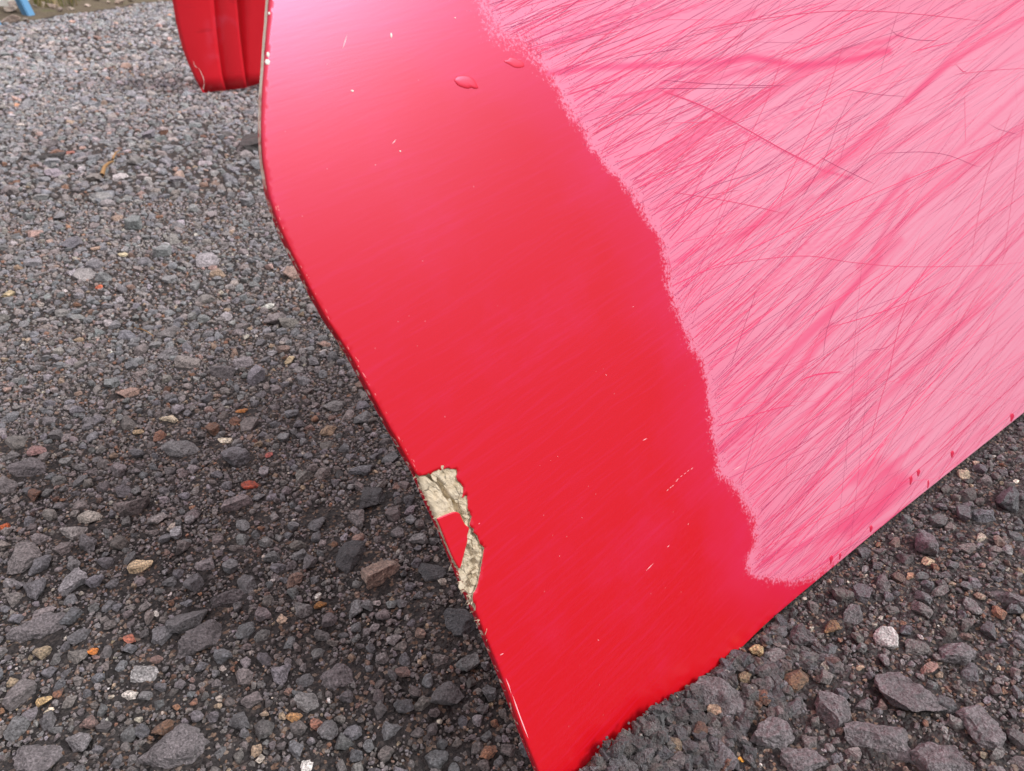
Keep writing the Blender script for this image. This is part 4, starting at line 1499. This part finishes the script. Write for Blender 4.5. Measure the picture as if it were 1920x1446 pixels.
tag(gr, 'dry yellowish green grass growing on the verge', 'grass', None, 'stuff')
# rubble stones along the edge
RC = [(.42, .32, .26), (.50, .42, .34), (.34, .27, .23), (.58, .48, .40), (.28, .24, .20)]
RM = [stone_mat('rubble_%d' % i, c) for i, c in enumerate(RC)]
rub = [(20, 36, 34, .35, 'flat brown slab under the blue post, lowest of the pile'), (22, 25, 30, .35, 'flat pinkish slab lying second from the bottom beside the blue post'), (30, 12, 26, .4, 'grey brown stone at the top of the pile beside the blue post'),
       (83, 20, 13, .9, 'pointed beige stone right of the blue post'), (184, 7, 13, .9, 'upright pale stone where the verge leaves the frame'), (98, 12, 20, .5, 'slanting tan stone behind the pointed beige stone'), (135, 18, 14, .4, 'low brown stone at the edge of the grass'),
       (113, 17, 14, .5, 'brownish stone between the tan stone and the low brown stone'), (165, 13, 12, .4, 'small pale stone left of the upright pale stone'), (70, 24, 9, .7, 'small cream stone at the foot of the blue post'), (225, 6, 20, .5, 'flat pink brown stone at the top border'), (245, 2, 14, .5, 'rounded stone behind the flat pink brown stone'),
       (300, 2, 12, .4, 'pale stone nearest to the ribbed panel'), (205, 9, 9, .5, 'little stone right of the upright pale stone'), (48, 36, 16, .4, 'reddish stone directly under the blue post')]
for i, (px, py, wp, hf, lab) in enumerate(rub):
    p = gpt(px, py + wp * .2)
    for _ in range(4): p = gpt(px, py + wp * .2, max(0, vz(p.x, p.y)))
    s = wp / F * depth(p.x, p.y) * .6
    o = link('rubble_stone', rock_mesh('rubble_stone', 1500 + i, 4, 10, .05, False), RM[i % 5])
    o.scale = (s, s * .8, s * hf); o.location = (p.x, p.y, max(0, vz(p.x, p.y)) + s * hf * .7); o.rotation_euler = (R((i * 17) % 20 - 10), R((i * 29) % 24 - 12), R(i * 41))
    tag(o, lab, 'stone', 'rubble stones along the verge')
# white block in the corner
t = NT('white_concrete'); P = t.n('ShaderNodeNewGeometry').outputs['Position']
t.set(color=t.ramp(t.noise(P, 20, 4), [(.3, (.66, .64, .58)), (.7, (.82, .81, .77))]), rough=.8, normal=t.bump(t.noise(P, 80, 4), .5, .005)); M_white = t.m
# blue bench standing over the verge
t = NT('blue_paint'); P = t.n('ShaderNodeTexCoord').outputs['Object']
t.set(color=t.mix(t.sstep(t.noise(P, 30, 4, .7), .62, .68), (.13, .34, .58), (.20, .13, .09)), rough=.45, spec=.5); M_blue = t.m


def bar(name, a, b, wx, wy, mat, parent, rot=0.0):
    a = Vector(a); b = Vector(b)
    d = (b - a)
    L_ = d.length
    bm_ = bmesh.new()
    bmesh.ops.create_cube(bm_, size=1)
    for v in bm_.verts: v.co = Vector((v.co.x * wx, v.co.y * wy, (v.co.z + .5) * L_))
    bmesh.ops.bevel(bm_, geom=bm_.edges[:], offset=min(wx, wy) * .1, segments=2, affect='EDGES')
    me_ = bpy.data.meshes.new(name); bm_.to_mesh(me_); bm_.free()
    o = link(name, me_, mat, parent)
    o.location = a
    o.rotation_euler = (Vector((0, 0, 1)).rotation_difference(d.normalized()) @ Euler((0, 0, rot)).to_quaternion()).to_euler()
    return o


q1 = gpt(57, 32); q2 = gpt(1, 47)
bench = empty('blue_bench', (q1.x, q1.y, 0))
tag(bench, 'blue painted steel bench frame whose leg stands by the stone slabs at the upper left', 'bench')
b2 = Vector((q2.x - q1.x - .02, q2.y - q1.y, 0))
away = Vector((-.42, .10, 0))
lean = Vector((-.13, 0.02, .46))
bar('leg', (0, 0, -.01), lean, .036, .036, M_blue, bench, R(-22))
bar('leg', b2 + Vector((0, 0, -.01)), b2 + lean, .036, .036, M_blue, bench, R(-22))
bar('leg', away + Vector((0, 0, -.01)), away + Vector((.05, 0, .46)), .036, .036, M_blue, bench, R(-22))
bar('leg', away + b2 + Vector((0, 0, -.01)), away + b2 + Vector((.05, 0, .46)), .036, .036, M_blue, bench, R(-22))
for k in range(3):
    o_s = lean * (1 - k * .5) + (away + Vector((.05, 0, .46))) * (k * .5) + Vector((0, 0, .012))
    bar('seat_plank', o_s + Vector((0, .2, 0)), o_s + b2 + Vector((0, -.2, 0)), .10, .022, M_blue, bench, 0)
p = gpt(22, 16)
bm = bmesh.new(); bmesh.ops.create_cube(bm, size=1); bmesh.ops.bevel(bm, geom=bm.edges[:], offset=.05, segments=2, affect='EDGES')
me = bpy.data.meshes.new('white_block'); bm.to_mesh(me); bm.free()
o = link('white_block', me, M_white)
o.scale = (.60, .30, .16); o.location = (p.x - .235, p.y - .02, .08); o.rotation_euler = (0, 0, R(12))
tag(o, 'whitewashed concrete block behind the stone slabs in the upper left corner', 'concrete block')
print('stones', NP, 'rest', nrs, 'skin faces', len(SF), 'ribbons', len(SFR))
